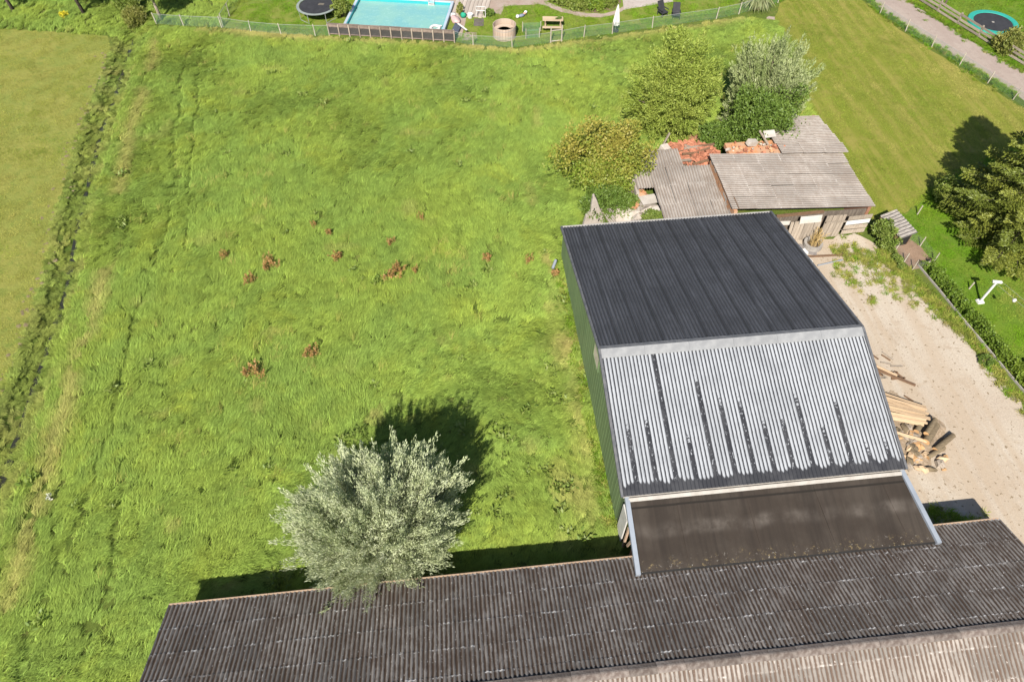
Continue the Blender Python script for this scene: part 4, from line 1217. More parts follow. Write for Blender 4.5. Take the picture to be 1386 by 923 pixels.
M_WIREG = plain('grey_wire', (0.35, 0.37, 0.36), (0.3, 0.3, 0.3), 2, 0.5, rv=0)
o = wire_mesh([(x - 27.95, y - 28.0) for x, y in RUNP], .6, .08, .003).build('wire_mesh', M_WIREG, run)
o['kind'] = 'stuff'
tag(MB().tube([(0, 0, -.05), (.02, 0, .75)], .04, 6).build('stake', M_POST, None, (29.9, 31.4, 0)), 'lone wooden stake on the lawn above the coop', 'stake')
tag(MB().tube([(0, 0, -.05), (.03, 0, .55)], .045, 6).build('stake', M_POST, None, (30.0, 24.85, 0)), 'short wooden stake beside the white clothes post', 'stake')

# hedge
HED = [(28.25, 27.0), (28.55, 25.0), (28.8, 23.0), (29.1, 21.0), (29.35, 19.2), (29.6, 17.6), (29.9, 15.0), (30.4, 10.0)]
hd = empty('hedge', (28.9, 22, 0), label='low clipped green hedge between the sandy yard and lawn', cat='hedge')
rng8 = np.random.default_rng(8)
HP = np.array(HED)
seg = np.hypot(*(HP[1:] - HP[:-1]).T)
cum = np.concatenate([[0], np.cumsum(seg)])
n = 620
s_ = rng8.uniform(0, cum[-1], n)
cx_ = np.interp(s_, cum, HP[:, 0]); cy_ = np.interp(s_, cum, HP[:, 1])
C_ = np.stack([cx_ + rng8.uniform(-.30, .30, n) - 28.9, cy_ - 22, rng8.uniform(.12, .62, n) + (vnoise(cx_ * 3, cy_ * 3, 1, 5) - .5) * .12], 1)
tone_h = np.clip((21.5 - cy_) / 4, 0, 1) * .7 + rng8.random(n) * .3
crown_object('foliage', [ball_clumps(C_, np.full(n, .15), 44, .10, .07, rng8, tone=tone_h)], M_HEDGE, hd)
mb = MB()
for i in range(40):
    s0 = cum[-1] * (i + .5) / 40
    mb.tube([(np.interp(s0, cum, HP[:, 0]) - 28.9, np.interp(s0, cum, HP[:, 1]) - 22, -.05), (np.interp(s0, cum, HP[:, 0]) - 28.88, np.interp(s0, cum, HP[:, 1]) - 22, .5)], [.03, .015], 5)
mb.build('stem', M_BARK, hd)
for i in range(16):
    s0, s1 = cum[-1] * i / 16, cum[-1] * (i + 1) / 16 - .03
    p0 = (np.interp(s0, cum, HP[:, 0]) - .42, np.interp(s0, cum, HP[:, 1])); p1 = (np.interp(s1, cum, HP[:, 0]) - .42, np.interp(s1, cum, HP[:, 1]))
    L = math.hypot(p1[0] - p0[0], p1[1] - p0[1])
    o = MB().box((0, 0, .04), (L, .06, .16)).build('edging_kerb', M_CONC, None, ((p0[0] + p1[0]) / 2, (p0[1] + p1[1]) / 2, 0), (0, 0, math.atan2(p1[1] - p0[1], p1[0] - p0[0])))
    tag(o, 'grey concrete edging kerb along the foot of the hedge', 'kerb', 'edging kerbs along the hedge')
# clothes line
cl = empty('clothes_post', (30.1, 23.8, 0), label='white steel clothes post with short crossbar on the lawn', cat='clothes post')
MB().box((0, 0, .06), (.4, .34, .12), None, .85).build('foot', M_WHITE, cl)
MB().tube([(0, 0, .1), (.02, -.03, 1.75)], .07, 10).build('pole', M_WHITE, cl)
MB().box((0, 0, 0), (.5, .14, .1)).build('crossbar', M_WHITE, cl, (.05, -.03, 1.77), (0, 0, -0.25))
cl2 = empty('clothes_post', (32.3, 18.2, 0), label='white clothes post by the blue topped box', cat='clothes post')
for o in list(cl.children):
    c_ = o.copy(); COL.objects.link(c_); c_.parent = cl2
for dx in (-.22, .22):
    a, b = Vector((30.15 + dx, 23.77, 1.8)), Vector((32.35 + dx, 18.2, 1.8))
    tag(MB().tube([a, a.lerp(b, .5) - Vector((0, 0, .12)), b], .006, 4).build('clothes_line', M_WIREG, None), 'thin wire clothes line strung between the white posts', 'line', 'clothes lines')
pb = empty('peg_bag', (30.62, 22.55, 1.52), label='small white peg bag hanging from the clothes line', cat='bag')
MB().blob((0, 0, 0), (.11, .11, .13), 10, .05).build('pouch', M_WHITE, pb, smooth=True)
MB().tube([(0, 0, .1), (0, 0, .25)], .01, 5).build('hook', M_DARKTRIM, pb)
bb = empty('storage_box', (30.55, 18.55, 0.008), math.radians(-12), 'dark box with bright blue top behind the hedge', 'box')
MB().box((0, 0, .22), (1.2, 1.2, .44)).build('body', M_BLACK, bb)
MB().box((0, 0, 0), (1.16, 1.16, .05)).build('lid', plain('blue_plastic', (.09, .24, .6), (.08, .2, .5), 2, .45), bb, (0, 0, .47))
bush('yard_weed', (28.15, 19.7, 0), 'flat green weed patch on the sand by the hedge kerb', 'plant', M_ELDER, (.42, .55), .3, 24, 40, .1, .06, 73)
bush('nettle_clump', (26.5, 29.2, 0), 'tall green nettle clump between coop and shed wall', 'plant', M_WEED, (.75, 1.1), 1.3, 60, 60, .16, .08, 74)
bush('nettle_clump', (26.65, 27.5, 0), 'leafy green weeds along the dirt run edge', 'plant', M_WEED, (.25, 1.0), .4, 34, 40, .14, .07, 75)

# ------------------------------------------------------------------ wood pile beside the barn
rs4 = random.Random(44)
def board(x0, y0, x1, y1, z, w, th, mat, lb, nm='plank', grp=None, z1=None):
    L = math.hypot(x1 - x0, y1 - y0)
    z1 = z if z1 is None else z1
    o = MB().box((0, 0, 0), (L, w, th)).build(nm, mat, None, ((x0 + x1) / 2, (y0 + y1) / 2, (z + z1) / 2), (rs4.uniform(-.15, .15), -math.atan2(z1 - z, L), math.atan2(y1 - y0, x1 - x0)), bevel=.006)
    tag(o, lb, 'plank', grp)
for i in range(11):
    f = i / 10
    board(20.3 + rs4.uniform(-.2, .2), 18.9 - 1.9 * f, 23.0 + .35 * (1 - f) + rs4.uniform(-.15, .1), 16.95 - .95 * f + rs4.uniform(-.06, .06), .22 + .03 * (i % 4), .12, .05, M_PALEWOOD, 'long fresh sawn plank in the stack fanning out beside the barn', grp='sawn planks of the wood pile', z1=.34 + .04 * (i % 3))
board(20.4, 16.9, 22.75, 16.0, .3, .12, .08, M_PALEWOOD, 'single pale plank lying apart below the plank stack', z1=.3)
board(20.2, 16.3, 22.5, 15.1, .2, .14, .08, M_PALEWOOD, 'pale thick plank pointing at the split logs', z1=.26)
board(21.0, 20.9, 22.9, 19.2, .08, .13, .05, M_PALEWOOD, 'thin old plank across the sand above the stack', z1=.1)
board(21.6, 20.0, 23.6, 18.5, .08, .16, .06, M_BROWNWOOD, 'brown weathered plank lying beside the thin plank', z1=.1)
board(20.9, 21.3, 21.9, 20.4, .08, .2, .06, M_BROWNWOOD, 'short rotten board nearest the barn ridge end', z1=.1)
M_BARKLOG = plain('log_bark', (0.26, 0.20, 0.12), (0.16, 0.12, 0.075), 4, .95, bump=.6, stretch=(.6, 4, 4), rv=.1)
M_CUT = plain('cut_wood_end', (0.62, 0.38, 0.18), (0.52, 0.3, 0.14), 4, .85, rv=.1)
def log(p0, p1, r, lb, grp=None):
    p0, p1 = Vector(p0), Vector(p1)
    d = p1 - p0
    root = empty('log', tuple(p0), 0, lb, 'log', grp)
    pts = [Vector((0, 0, 0)), d * .3 + Vector((0, 0, .02)), d * .7, d]
    MB().tube(pts, [r, r * 1.04, r * .97, r * .94], 12, False).build('bark', M_BARKLOG, root, smooth=True)
    for q, s in ((Vector((0, 0, 0)), 1), (d, .94)):
        dn = d.normalized() * (.006 if q.length else -.006)
        MB().tube([q - dn, q + dn], r * s * .985, 12).build('cut_end', M_CUT, root)
log((22.45, 15.1, .22), (23.45, 16.0, .24), .2, 'thick bark covered log beside the plank ends')
log((22.75, 14.65, .17), (24.05, 15.35, .17), .15, 'split orange ended log lowest in the log row')
log((22.3, 15.75, .17), (23.0, 16.4, .2), .14, 'short dark log nearest the plank ends')
log((22.55, 15.45, .42), (23.4, 16.2, .42), .13, 'slim log resting on top of the thick bark log')
log((22.2, 14.3, .13), (23.3, 14.75, .13), .12, 'thin pale log lying below the split log')
for i in range(44):
    x, y = 21.1 + rs4.random() * 2.0, 13.6 + rs4.random() * 2.6
    if x > 22.3 and y > 14.2:
        x -= 1.0
    s = rs4.uniform(.14, .3)
    o = MB().blob((0, 0, s * .4), (s * 1.2, s * .7, s * .5), 6, .25, rs4).build('firewood_chunk', [M_PALEWOOD, M_CUT, M_GREYWOOD, M_BARKLOG][i % 4], None, (x, y, .006), (0, 0, rs4.uniform(0, 3)))
    tag(o, ['pale split firewood chunk loose between barn and logs', 'orange cut firewood chunk loose between barn and logs', 'grey old firewood chunk loose between barn and logs', 'bark covered firewood chunk loose between barn and logs'][i % 4], 'firewood', 'loose firewood chunks')
for i in range(34):
    x, y = rs4.uniform(20.6, 23.2), rs4.uniform(17.2, 20.8)
    if y < 19 and x < 22.9 - (19 - y) * .1:
        y += 1.6
    L = rs4.uniform(.3, .8)
    o = MB().box((0, 0, .025), (L, .07, .05)).build('wood_scrap', M_BROWNWOOD if i % 2 else M_GREYWOOD, None, (x, y, .008), (0, 0, rs4.uniform(-1.2, .2)))
    tag(o, ('small brown wood scrap strewn on sand above the plank stack' if i % 2 else 'small grey wood scrap strewn on sand above the plank stack'), 'scrap', 'wood scraps on the sand')
heapb = tag(MB().blob((0, 0, 0), (1.9, 2.0, .10), 18, .3, rs4).build('bark_litter', plain('bark_litter', (.40, .31, .22), (.26, .19, .12), 7, .95, bump=.7), None, (21.8, 15.9, 0)), 'brown bark litter under the logs and firewood', 'litter', kind='stuff')

# ------------------------------------------------------------------ fences
def fence(name, pts, label, h, wire_h, sp, wr, post_r=.045, rail=True, mat=None, skip=(), base_z=0.0):
    c = Vector((pts[0][0], pts[0][1], 0))
    root = empty(name, tuple(c), 0, label, 'fence')
    loc = [(x - c.x, y - c.y) for x, y in pts]
    dense = []
    for (ax, ay), (bx, by) in zip(loc[:-1], loc[1:]):
        dense.append((ax, ay))
    dense.append(loc[-1])
    for i, (x, y) in enumerate(dense):
        if i in skip: continue
        MB().tube([(0, 0, -.1), (0, 0, h)], [post_r, post_r * .9], 7).build('post', M_POST, root, (x, y, 0), (random.uniform(-.05, .05), random.uniform(-.05, .05), 0))
    o = wire_mesh(loc, wire_h, sp, wr).build('wire_mesh', mat or M_WIRE, root)
    o['kind'] = 'stuff'
    if rail:
        mb = MB()
        for (ax, ay), (bx, by) in zip(loc[:-1], loc[1:]):
            mb.tube([(ax, ay, wire_h), (bx, by, wire_h)], .014, 5)
        mb.build('top_wire', M_WIREG, root)
    return root
fence('garden_fence', FENCE_FAR[:7], 'green mesh garden fence between ditch and pool screen', 1.0, .9, .09, .0048)
fence('garden_fence', FENCE_FAR[7:11], 'green mesh garden fence beside the wooden tub', 1.05, .9, .09, .0048)
fence('garden_fence', FENCE_FAR[11:], 'green mesh garden fence from gate posts to pampas grass', 1.05, .95, .09, .0048)
fence('side_fence', [(-18.7, 60.3), (-18.4, 62.1), (-17.9, 65.0), (-17.3, 69)], 'green mesh fence running away beside the trampoline lawn', 1.15, 1.1, .09, .0048)
fence('track_fence', FENCE_RIGHT, 'wire fence with pale posts along the gravel track', 1.05, .85, .11, .0045)
gate = empty('garden_gate', (9.45, 54.9, 0), label='narrow garden gate with two tall pale posts', cat='gate')
for dx in (-.47, .47):
    MB().box((0, 0, .7), (.09, .09, 1.4)).build('post', M_POST, gate, (dx, dx * .12, 0))
o = wire_mesh([(-.42, 0), (.42, .08)], 1.0, .09, .006).build('wire_mesh', M_WIRE, gate)
o['kind'] = 'stuff'
MB().box((0, 0, 0), (.85, .05, .06)).build('rail', M_POST, gate, (0, .03, 1.02), (0, 0, .1))
MB().box((0, 0, 0), (.85, .05, .06)).build('rail', M_POST, gate, (0, .03, .1), (0, 0, .1))

# plank fence on the far side of the track
PF = [(41.0, 64.5), (41.9, 61.6), (42.8, 58.7), (43.6, 56.3), (44.3, 54.1), (45.0, 51.9), (45.7, 49.7), (46.5, 47.3), (47.3, 44.8), (48.1, 42.3)]
pf = empty('plank_fence', (45.0, 52.0, 0), label='weathered three board plank fence beyond the gravel track', cat='fence')
for i, (x, y) in enumerate(PF):
    MB().box((0, 0, .5), (.12, .12, 1.1)).build('post', M_GREYWOOD, pf, (x - 45, y - 52, 0))
    if i:
        ax, ay = PF[i - 1]
        L = math.hypot(x - ax, y - ay)
        for k in range(3):
            MB().box((0, 0, 0), (L - .02, .035, .17)).build('plank', M_GREYWOOD, pf, ((x + ax) / 2 - 45 - .06, (y + ay) / 2 - 52, .22 + k * .33 + random.uniform(-.02, .02)), (0, random.uniform(-.01, .01), math.atan2(y - ay, x - ax)))
tag(MB().tube([(0, 0, -.1), (.05, .05, 1.2)], .09, 7).build('stake', M_BARK, None, (44.7, 57.2, 0)), 'dark stake on the paddock behind the plank fence', 'stake')

# ------------------------------------------------------------------ trampolines
tr = empty('trampoline', (-10.6, 61.5, 0.004), label='round black trampoline with grey rim beside the pool', cat='trampoline')
R_ = 1.78
MB().lathe([(.02, .86), (R_ - .25, .88)], 40).build('mat', M_BLACK, tr)
MB().lathe([(R_ - .22, .885), (R_ - .22, .91), (R_, .91), (R_, .87), (R_ - .22, .87)], 40, cap=False).build('rim_pad', plain('grey_green_pad', (.30, .34, .31), (.25, .28, .26), 2, .6), tr)
for k in range(4):
    a = math.pi / 4 + k * math.pi / 2
    a0, a1 = a - .33, a + .33
    p = lambda aa, r, z: (r * math.cos(aa), r * math.sin(aa), z)
    MB().tube([p(a0, R_ - .06, .87), p(a0, R_ - .1, .03), p(a1, R_ - .1, .03), p(a1, R_ - .06, .87)], .025, 6).build('leg', M_WIREG, tr)
MB().box((0, 0, 0), (.5, .34, .006)).build('mat_emblem', plain('mat_print', (.16, .14, .11)), tr, (.35, .1, .889), (0, 0, -.2))
tt = empty('trampoline', (47.5, 54.0, 0.004), label='sunken trampoline with bright teal padded rim on the paddock', cat='trampoline')
MB().lathe([(.02, .10), (1.62, .11)], 44).build('mat', M_BLACK, tt)
MB().lathe([(1.58, .115), (1.62, .15), (2.02, .15), (2.06, .0)], 44, cap=False).build('rim_pad', plain('teal_pad', (.03, .40, .31), (.03, .34, .27), 2, .5), tt)
MB().lathe([(.12, .112), (.11, .122), (.02, .124)], 12).build('centre_patch', M_CONC, tt)

# ------------------------------------------------------------------ pool
PA = math.radians(-12.4)
pool = empty('swimming_pool', (-3.55, 60.35, 0), PA, 'raised rectangular pool with pale turquoise water', 'pool')
PW, PD, PH = 8.3, 4.7, .4
M_COPE = plain('pale_blue_coping', (.50, .58, .66), (.42, .5, .58), 1.5, .5, rv=.04)
M_LINER = plain('turquoise_liner', (.04, .47, .50), (.05, .42, .46), 1.0, .4, rv=.03)
for (x, y, sx, sy) in ((-PW / 2 - .12, 0, .24, PD + .48), (PW / 2 + .12, 0, .24, PD + .48), (0, PD / 2 + .12, PW - .01, .24), (0, -PD / 2 - .12, PW - .01, .24)):
    MB().box((0, 0, PH / 2), (sx, sy, PH)).build('coping', M_COPE, pool, (x, y, 0), bevel=.02)
for (x, y, sx, sy) in ((-PW / 2 + .02, 0, .04, PD - .1), (PW / 2 - .02, 0, .04, PD - .1), (0, PD / 2 - .02, PW, .04), (0, -PD / 2 + .02, PW, .04)):
    MB().box((0, 0, 0), (sx, sy, .36)).build('liner_wall', M_LINER, pool, (x, y, .17))
t = NT('pool_water')
pp = t.pos()
c = t.mix(t.ramp(t.noise(pp, .5, 3), .35, .65), (.125, .285, .285), (.155, .31, .275))
t.base(c, .06, .5)
c = t.mix(t.math('MULTIPLY', t.ramp(t.noise(pp, 3.2, 3, .6, 1.5), .5, .7), .35), c, (.24, .40, .37))  # bright caustic ripples painted into the water colour
t.base(c, .06, .5)
t.bump(t.noise(pp, 3.5, 3), .35, .04)
MB().box((0, 0, 0), (PW - .1, PD - .1, .04)).build('water', t.m, pool, (0, 0, .10))
lad = empty('pool_ladder', (-3.55, 60.35, 0), PA, 'white tubular ladder hooked over the far pool edge', 'ladder')
for dx in (-.25, .25):
    MB().tube([(2.4 + dx, PD / 2 + .3, .42), (2.4 + dx, PD / 2 + .25, .85), (2.4 + dx, PD / 2 - .12, .9), (2.4 + dx, PD / 2 - .2, .1)], .03, 6).build('rail', M_WHITE, lad)
for z in (.16, .32):
    MB().box((0, 0, 0), (.48, .1, .04)).build('step', M_WHITE, lad, (2.4, PD / 2 - .2, z))
fl = empty('pool_float', (-.55, 57.85, .13), 0, 'white inflatable float in the pool corner', 'float')
MB().lathe([(.28, .0), (.46, .02), (.5, .1), (.44, .18), (.32, .18), (.26, .1)], 18, cap=False).build('ring', M_WHITE, fl, smooth=True)
MB().blob((.35, .25, .1), (.3, .12, .09), 8, .1).build('arm_rest', M_WHITE, fl, smooth=True)
# screen in front of the pool
SC0, SC1 = Vector((-9.5, 58.0, 0)), Vector((1.0, 55.75, 0))
scr = empty('pool_screen', (-9.5, 58.0, 0), math.atan2(SC1.y - SC0.y, SC1.x - SC0.x), 'low timber framed screen with dark panels before the pool', 'screen')
SL = (SC1 - SC0).length
M_SCREENW = plain('brown_screen_board', (.27, .21, .17), (.17, .13, .11), 3, .9, rv=.25)
for i in range(12):
    x0, x1 = SL * i / 12, SL * (i + 1) / 12
    MB().box((0, 0, .5), (.09, .09, 1.05)).build('post', M_GREYWOOD, scr, (x0, -.06, 0))
    MB().box((0, 0, 0), (x1 - x0 - .1, .03, .62)).build('panel', plain('dark_screen_mesh', (.05, .048, .045), (.075, .07, .065), 4), scr, ((x0 + x1) / 2, 0, .42))
    MB().box((0, 0, 0), (x1 - x0 - .012, .14, .05)).build('cap_board', M_SCREENW, scr, ((x0 + x1) / 2, -.01, 1.02 + random.uniform(-.012, .012)))
    MB().box((0, 0, 0), (x1 - x0 - .1, .04, .22)).build('upper_board', M_SCREENW, scr, ((x0 + x1) / 2, -.03, .86))
    MB().box((0, 0, 0), (x1 - x0 - .1, .04, .07)).build('lower_rail', M_SCREENW, scr, ((x0 + x1) / 2, -.03, .15))
MB().box((0, 0, .5), (.09, .09, 1.05)).build('post', M_GREYWOOD, scr, (SL, -.06, 0))

# ------------------------------------------------------------------ garden surfaces and things
M_DECKW = plain('bleached_deck_board', (.52, .45, .38), (.44, .37, .31), 2, .85, stretch=(5, .5, 1), rv=.14)
sheet('pool_surround', [(-7.5, 62.9), (1.0, 61.0), (1.5, 59), (1.1, 57.0), (.75, 56.3), (1.6, 56.4), (2.0, 58.5), (2.9, 63.5), (2.9, 68), (-7.5, 70)], .010, M_PATIO, .03)
deck = empty('garden_deck', (3.0, 62.5, 0.0), math.radians(-13), 'bleached boardwalk deck beside the pool surround', 'deck')
for i in range(9):
    MB().box((0, 0, .05), (.32, 5.6, .08)).build('deck_board', M_DECKW, deck, (-1.35 + i * .345, random.uniform(-.06, .06), .0))
sheet('patio', [(4.3, 60.3), (5.3, 59.9), (5.7, 61.3), (8.8, 61.4), (11.0, 62.5), (11, 68), (5, 68)], .011, M_PATIO, .05)
path_c = [(8.6, 61.9), (9.6, 61.3), (10.7, 60.1), (12.5, 59.1), (14.1, 58.8), (15.6, 59.3), (16.6, 60.2)]
sheet('garden_path', [(x - .1, y - .33) for x, y in path_c] + [(x + .1, y + .33) for x, y in path_c[::-1]], .013, M_PATIO, .04)
sheet('terrace', [(16.2, 59.6), (20.9, 60.6), (21.4, 63.5), (16.8, 63.5)], .015, M_PALE, .04)
sheet('bare_patch', [(1.6, 56.0), (2.9, 55.8), (2.95, 57.1), (1.95, 57.3)], .012, M_PATIO, .06)
sheet('bare_patch', [(28.3, 56.6), (28.9, 56.5), (29.1, 57.0), (28.6, 57.2)], .012, M_PATIO, .12, .2)
sheet('flower_bed', [(9.9, 61.9), (10.9, 60.6), (12.6, 59.6), (14.1, 59.3), (15.4, 59.8), (16.2, 61), (16.4, 64), (10, 64)], .009, M_SOIL, .05)
bed = [(10.9, 61.4, .9, .9, M_SHRUB, 'round green shrub at the path end of the flower bed'), (12.3, 60.5, 1.0, .9, M_SHRUB, 'broad green shrub along the curved garden path'), (13.8, 60.2, .9, .8, M_HEDGE, 'dark green shrub in the bend of the garden path'), (15.1, 60.7, .9, .9, M_SHRUB, 'bright green shrub next to the pale terrace'), (13.2, 62.0, 1.3, 1.3, M_HEDGE, 'tall dark shrub in the middle of the flower bed'), (11.5, 62.9, 1.1, 1.2, M_SHRUBY, 'yellow green shrub at the back of the flower bed'), (15.2, 62.5, 1.1, 1.2, M_SHRUBY, 'yellow tinged shrub behind the terrace shrub')]
for i, (x, y, r, h, mt, lb) in enumerate(bed):
    bush('garden_shrub', (x, y, 0), lb, 'shrub', mt, r, h, 60, 55, .15, .09, 100 + i, group='shrubs in the flower bed')
bush('pool_bush', (-8.55, 61.0, 0), 'green bush between trampoline and pool', 'bush', M_SHRUB, .75, 1.9, 60, 60, .16, .09, 110)
bush('flower_border', (1.75, 60.6, 0), 'narrow border plant with pale yellow blooms by the deck', 'plant', M_SHRUBY, (.3, .9), .7, 30, 40, .12, .08, 111)
bush('deck_plant', (4.2, 59.9, 0), 'dark green plant at the end of the boardwalk', 'plant', M_ELDER, .45, .5, 24, 40, .14, .08, 112)
bush('roadside_shrub', (46.3, 49.8, 0), 'yellow green shrub growing through the plank fence', 'bush', M_SHRUBY, 1.25, 1.7, 80, 60, .2, .11, 113)
rngp = np.random.default_rng(114)
pam = empty('pampas_grass', (27.9, 58.6, 0), 0, 'big tuft of pampas grass at the fence corner', 'plant')
n = 520
a_ = rngp.uniform(0, 2 * np.pi, n); q_ = rngp.random(n) ** .6
B_ = np.stack([.25 * np.cos(a_), .25 * np.sin(a_), np.full(n, .05)], 1)
Mi = np.stack([1.0 * q_ * np.cos(a_), 1.0 * q_ * np.sin(a_), 1.3 - .3 * q_], 1)
T_ = np.stack([1.7 * q_ * np.cos(a_), 1.7 * q_ * np.sin(a_), 1.5 - 1.2 * q_], 1)
crown_object('blades', [leaves(B_, Mi - B_, np.linalg.norm(Mi - B_, axis=1), .06, rngp.random(n), rngp), leaves(Mi, T_ - Mi, np.linalg.norm(T_ - Mi, axis=1), .06, rngp.random(n), rngp)], M_PAMPAS, pam)
MB().blob((0, 0, .1), (.35, .35, .3), 8, .2).build('crown_base', M_BROWNWOOD, pam)
bush('corner_shrub', (31.6, 60.8, 0), 'dark shrub just beyond the pampas grass', 'bush', M_HEDGE, .9, 1.3, 50, 50, .15, .09, 115)

# wooden tub
tub = empty('wooden_tub', (5.25, 56.35, 0.004), 0, 'round wooden hot tub with an inner bench', 'hot tub')
M_TUB = plain('tub_stave', (.55, .43, .34), (.46, .35, .27), 3, .85, stretch=(4, 4, .5), rv=.12)
NS = 26
for k in range(NS):
    a = 2 * math.pi * k / NS
    MB().box((0, 0, .5), (.045, 2 * math.pi * .95 / NS - .008, 1.0)).build('stave', M_TUB, tub, (.95 * math.cos(a), .95 * math.sin(a), 0), (0, 0, a))
MB().lathe([(.9, .42), (.02, .42)], 26).build('floor', M_TUB, tub)
mb = MB()
for k in range(10):
    a = math.radians(20 + 14 * k); b = math.radians(20 + 14 * (k + 1))
    mb.add([(r * math.cos(q), r * math.sin(q), z) for z in (.5, .56) for q in (a, b) for r in (.55, .9)], [(4, 5, 7, 6), (0, 2, 3, 1), (0, 4, 6, 2), (1, 3, 7, 5)])
mb.build('bench', M_TUB, tub)
for z in (.2, .8):
    MB().lathe([(.98, z), (.985, z + .02), (.98, z + .04)], 32, cap=False).build('hoop', M_WIREG, tub)
# mesh pen
pen = empty('mesh_pen', (7.6, 56.3, 0.004), 0, 'small green mesh run for pets on the lawn', 'pen')
PP = [(-.75, .55), (.8, .5), (.55, -.55), (-.6, -.6), (-.75, .55)]
o = wire_mesh(PP, .75, .07, .006).build('wire_mesh', M_WIRE, pen)
o['kind'] = 'stuff'
for x, y in PP[:4]:
    MB().tube([(0, 0, -.05), (0, 0, .85)], .035, 6).build('post', M_POST, pen, (x, y, 0))
# picnic table
pt = empty('picnic_table', (9.45, 57.0, 0.004), math.radians(-8), 'pale wooden picnic table with bench on the lawn', 'table')
M_PIC = plain('picnic_wood', (.60, .47, .31), (.5, .38, .24), 3, .85, stretch=(.5, 4, 4), rv=.1)
for k in range(4):
    MB().box((0, 0, 0), (1.75, .17, .04)).build('table_board', M_PIC, pt, (0, .02 + k * .18, .75))
for k in range(2):
    MB().box((0, 0, 0), (1.75, .15, .04)).build('seat_board', M_PIC, pt, (0, -.52 + k * .16 - .1, .45))
for sx in (-.65, .65):
    MB().box((0, 0, 0), (.07, .08, .8), (.35, 0, 0)).build('leg', M_PIC, pt, (sx, 0.05, .37))
    MB().box((0, 0, 0), (.07, .08, .8), (-.35, 0, 0)).build('leg', M_PIC, pt, (sx, .5, .37))
    MB().box((0, 0, 0), (.06, 1.2, .08)).build('cross_beam', M_PIC, pt, (sx + .06, -.05, .40))
tray = bush('planter_tray', (9.95, 57.15, .776), 'green planted tray on the picnic table', 'planter', M_ELDER, (.32, .14), .14, 12, 30, .06, .05, 116, stems=3)
# parasol
pa = empty('parasol', (14.75, 56.15, 0.004), 0, 'closed white parasol on a dark base by the fence', 'parasol')
MB().lathe([(.30, 0), (.30, .08), (.06, .12), (.02, .12)], 14).build('base', M_BLACK, pa)
MB().tube([(0, 0, .1), (0, 0, 2.3)], .025, 8).build('pole', M_WIREG, pa)
mb = MB()
prof = [(.30, .55), (.27, .9), (.20, 1.4), (.12, 1.9), (.03, 2.28)]
vs, fs = [], []
for r, z in prof:
    for k in range(16):
        a = 2 * math.pi * k / 16
        q = r * (1 if k % 2 else .66)
        vs.append((q * math.cos(a), q * math.sin(a), z))
for i in range(4):
    for k in range(16):
        fs.append((i * 16 + k, i * 16 + (k + 1) % 16, i * 16 + 16 + (k + 1) % 16, i * 16 + 16 + k))
fs.append(tuple(range(16))[::-1]); fs.append(tuple(64 + k for k in range(16)))
mb.add(vs, fs).build('folded_canopy', M_WHITE, pa)
# lounge chairs
for (x, y, rz, lb) in ((19.35, 58.3, .5, 'black garden lounge chair turned towards the terrace'), (20.4, 57.75, -.15, 'black garden lounge chair close to the mesh fence')):
    ch = empty('lounge_chair', (x, y, 0.004), rz, lb, 'chair', 'black lounge chairs on the lawn')
    MB().box((0, 0, 0), (.62, .7, .1), (.1, 0, 0)).build('seat', M_BLACK, ch, (0, 0, .38), bevel=.02)
    MB().box((0, 0, .4), (.62, .1, .85), (-.5, 0, 0)).build('backrest', M_BLACK, ch, (0, .3, .36), bevel=.02)
    for sx in (-.33, .33):
        MB().box((0, 0, 0), (.07, .7, .06)).build('armrest', M_BLACK, ch, (sx, 0, .58))
        for sy in (-.3, .3):
            MB().box((0, 0, .19), (.06, .06, .38)).build('leg', M_BLACK, ch, (sx * .9, sy, 0))
# toy figure lying on the lawn
M_TOYB = plain('toy_blue_grey', (.22, .25, .34), (.18, .2, .28), 2)
ty = empty('garden_toy', (7.05, 59.3, 0.004), math.radians(25), 'small pale and blue grey toy lying on the lawn', 'toy')
MB().blob((0, 0, .14), (.32, .15, .13), 10, .06).build('body', M_TOYB, ty, smooth=True)
MB().blob((-.42, 0, .17), (.16, .16, .15), 10, .06).build('head', M_WHITE, ty, smooth=True)
MB().blob((.36, .12, .16), (.18, .12, .11), 8, .1).build('leg', plain('toy_pink', (.6, .35, .27)), ty, smooth=True)
MB().blob((.55, .22, .2), (.16, .14, .13), 8, .1).build('foot', M_WHITE, ty, smooth=True)
# doormat, white frame, toys by the deck
tag(MB().box((0, 0, .02), (.85, 1.25, .03)).build('doormat', plain('grey_mat', (.16, .135, .12)), None, (3.25, 58.75, .006), (0, 0, -.1)), 'grey brown mat on the grass below the boardwalk', 'mat')
fr = empty('climbing_hoop', (3.5, 59.6, .006), -.2, 'white tubular frame standing at the boardwalk end', 'frame')
MB().tube([(-.4, 0, 0), (-.4, 0, .95), (.4, 0, .95), (.4, 0, 0)], .035, 6).build('hoop', M_WHITE, fr)
MB().box((0, 0, 0), (.8, .04, .05)).build('bar', M_WHITE, fr, (0, 0, .6))
tag(MB().blob((0, 0, .2), (.28, .22, .24), 9, .15).build('watering_can', plain('green_plastic', (.02, .33, .20)), None, (2.0, 59.75, .01), smooth=True), 'green plastic pot beside the white tub on the deck', 'pot')
wt = tag(MB().lathe([(.2, 0), (.27, .34), (.24, .34), (.18, .05), (.02, .05)], 14).build('bucket', M_WHITE, None, (2.55, 59.65, .01)), 'white bucket at the deck corner', 'bucket')
pk = empty('towel_pile', (1.25, 59.3, .012), .3, 'pink and white towels heaped at the pool edge', 'towels')
MB().blob((0, 0, .12), (.42, .75, .22), 10, .18).build('towel', plain('pink_cloth', (.66, .46, .44)), pk, smooth=True)
MB().blob((.05, .75, .1), (.3, .35, .2), 8, .2).build('towel', M_WHITE, pk, smooth=True)
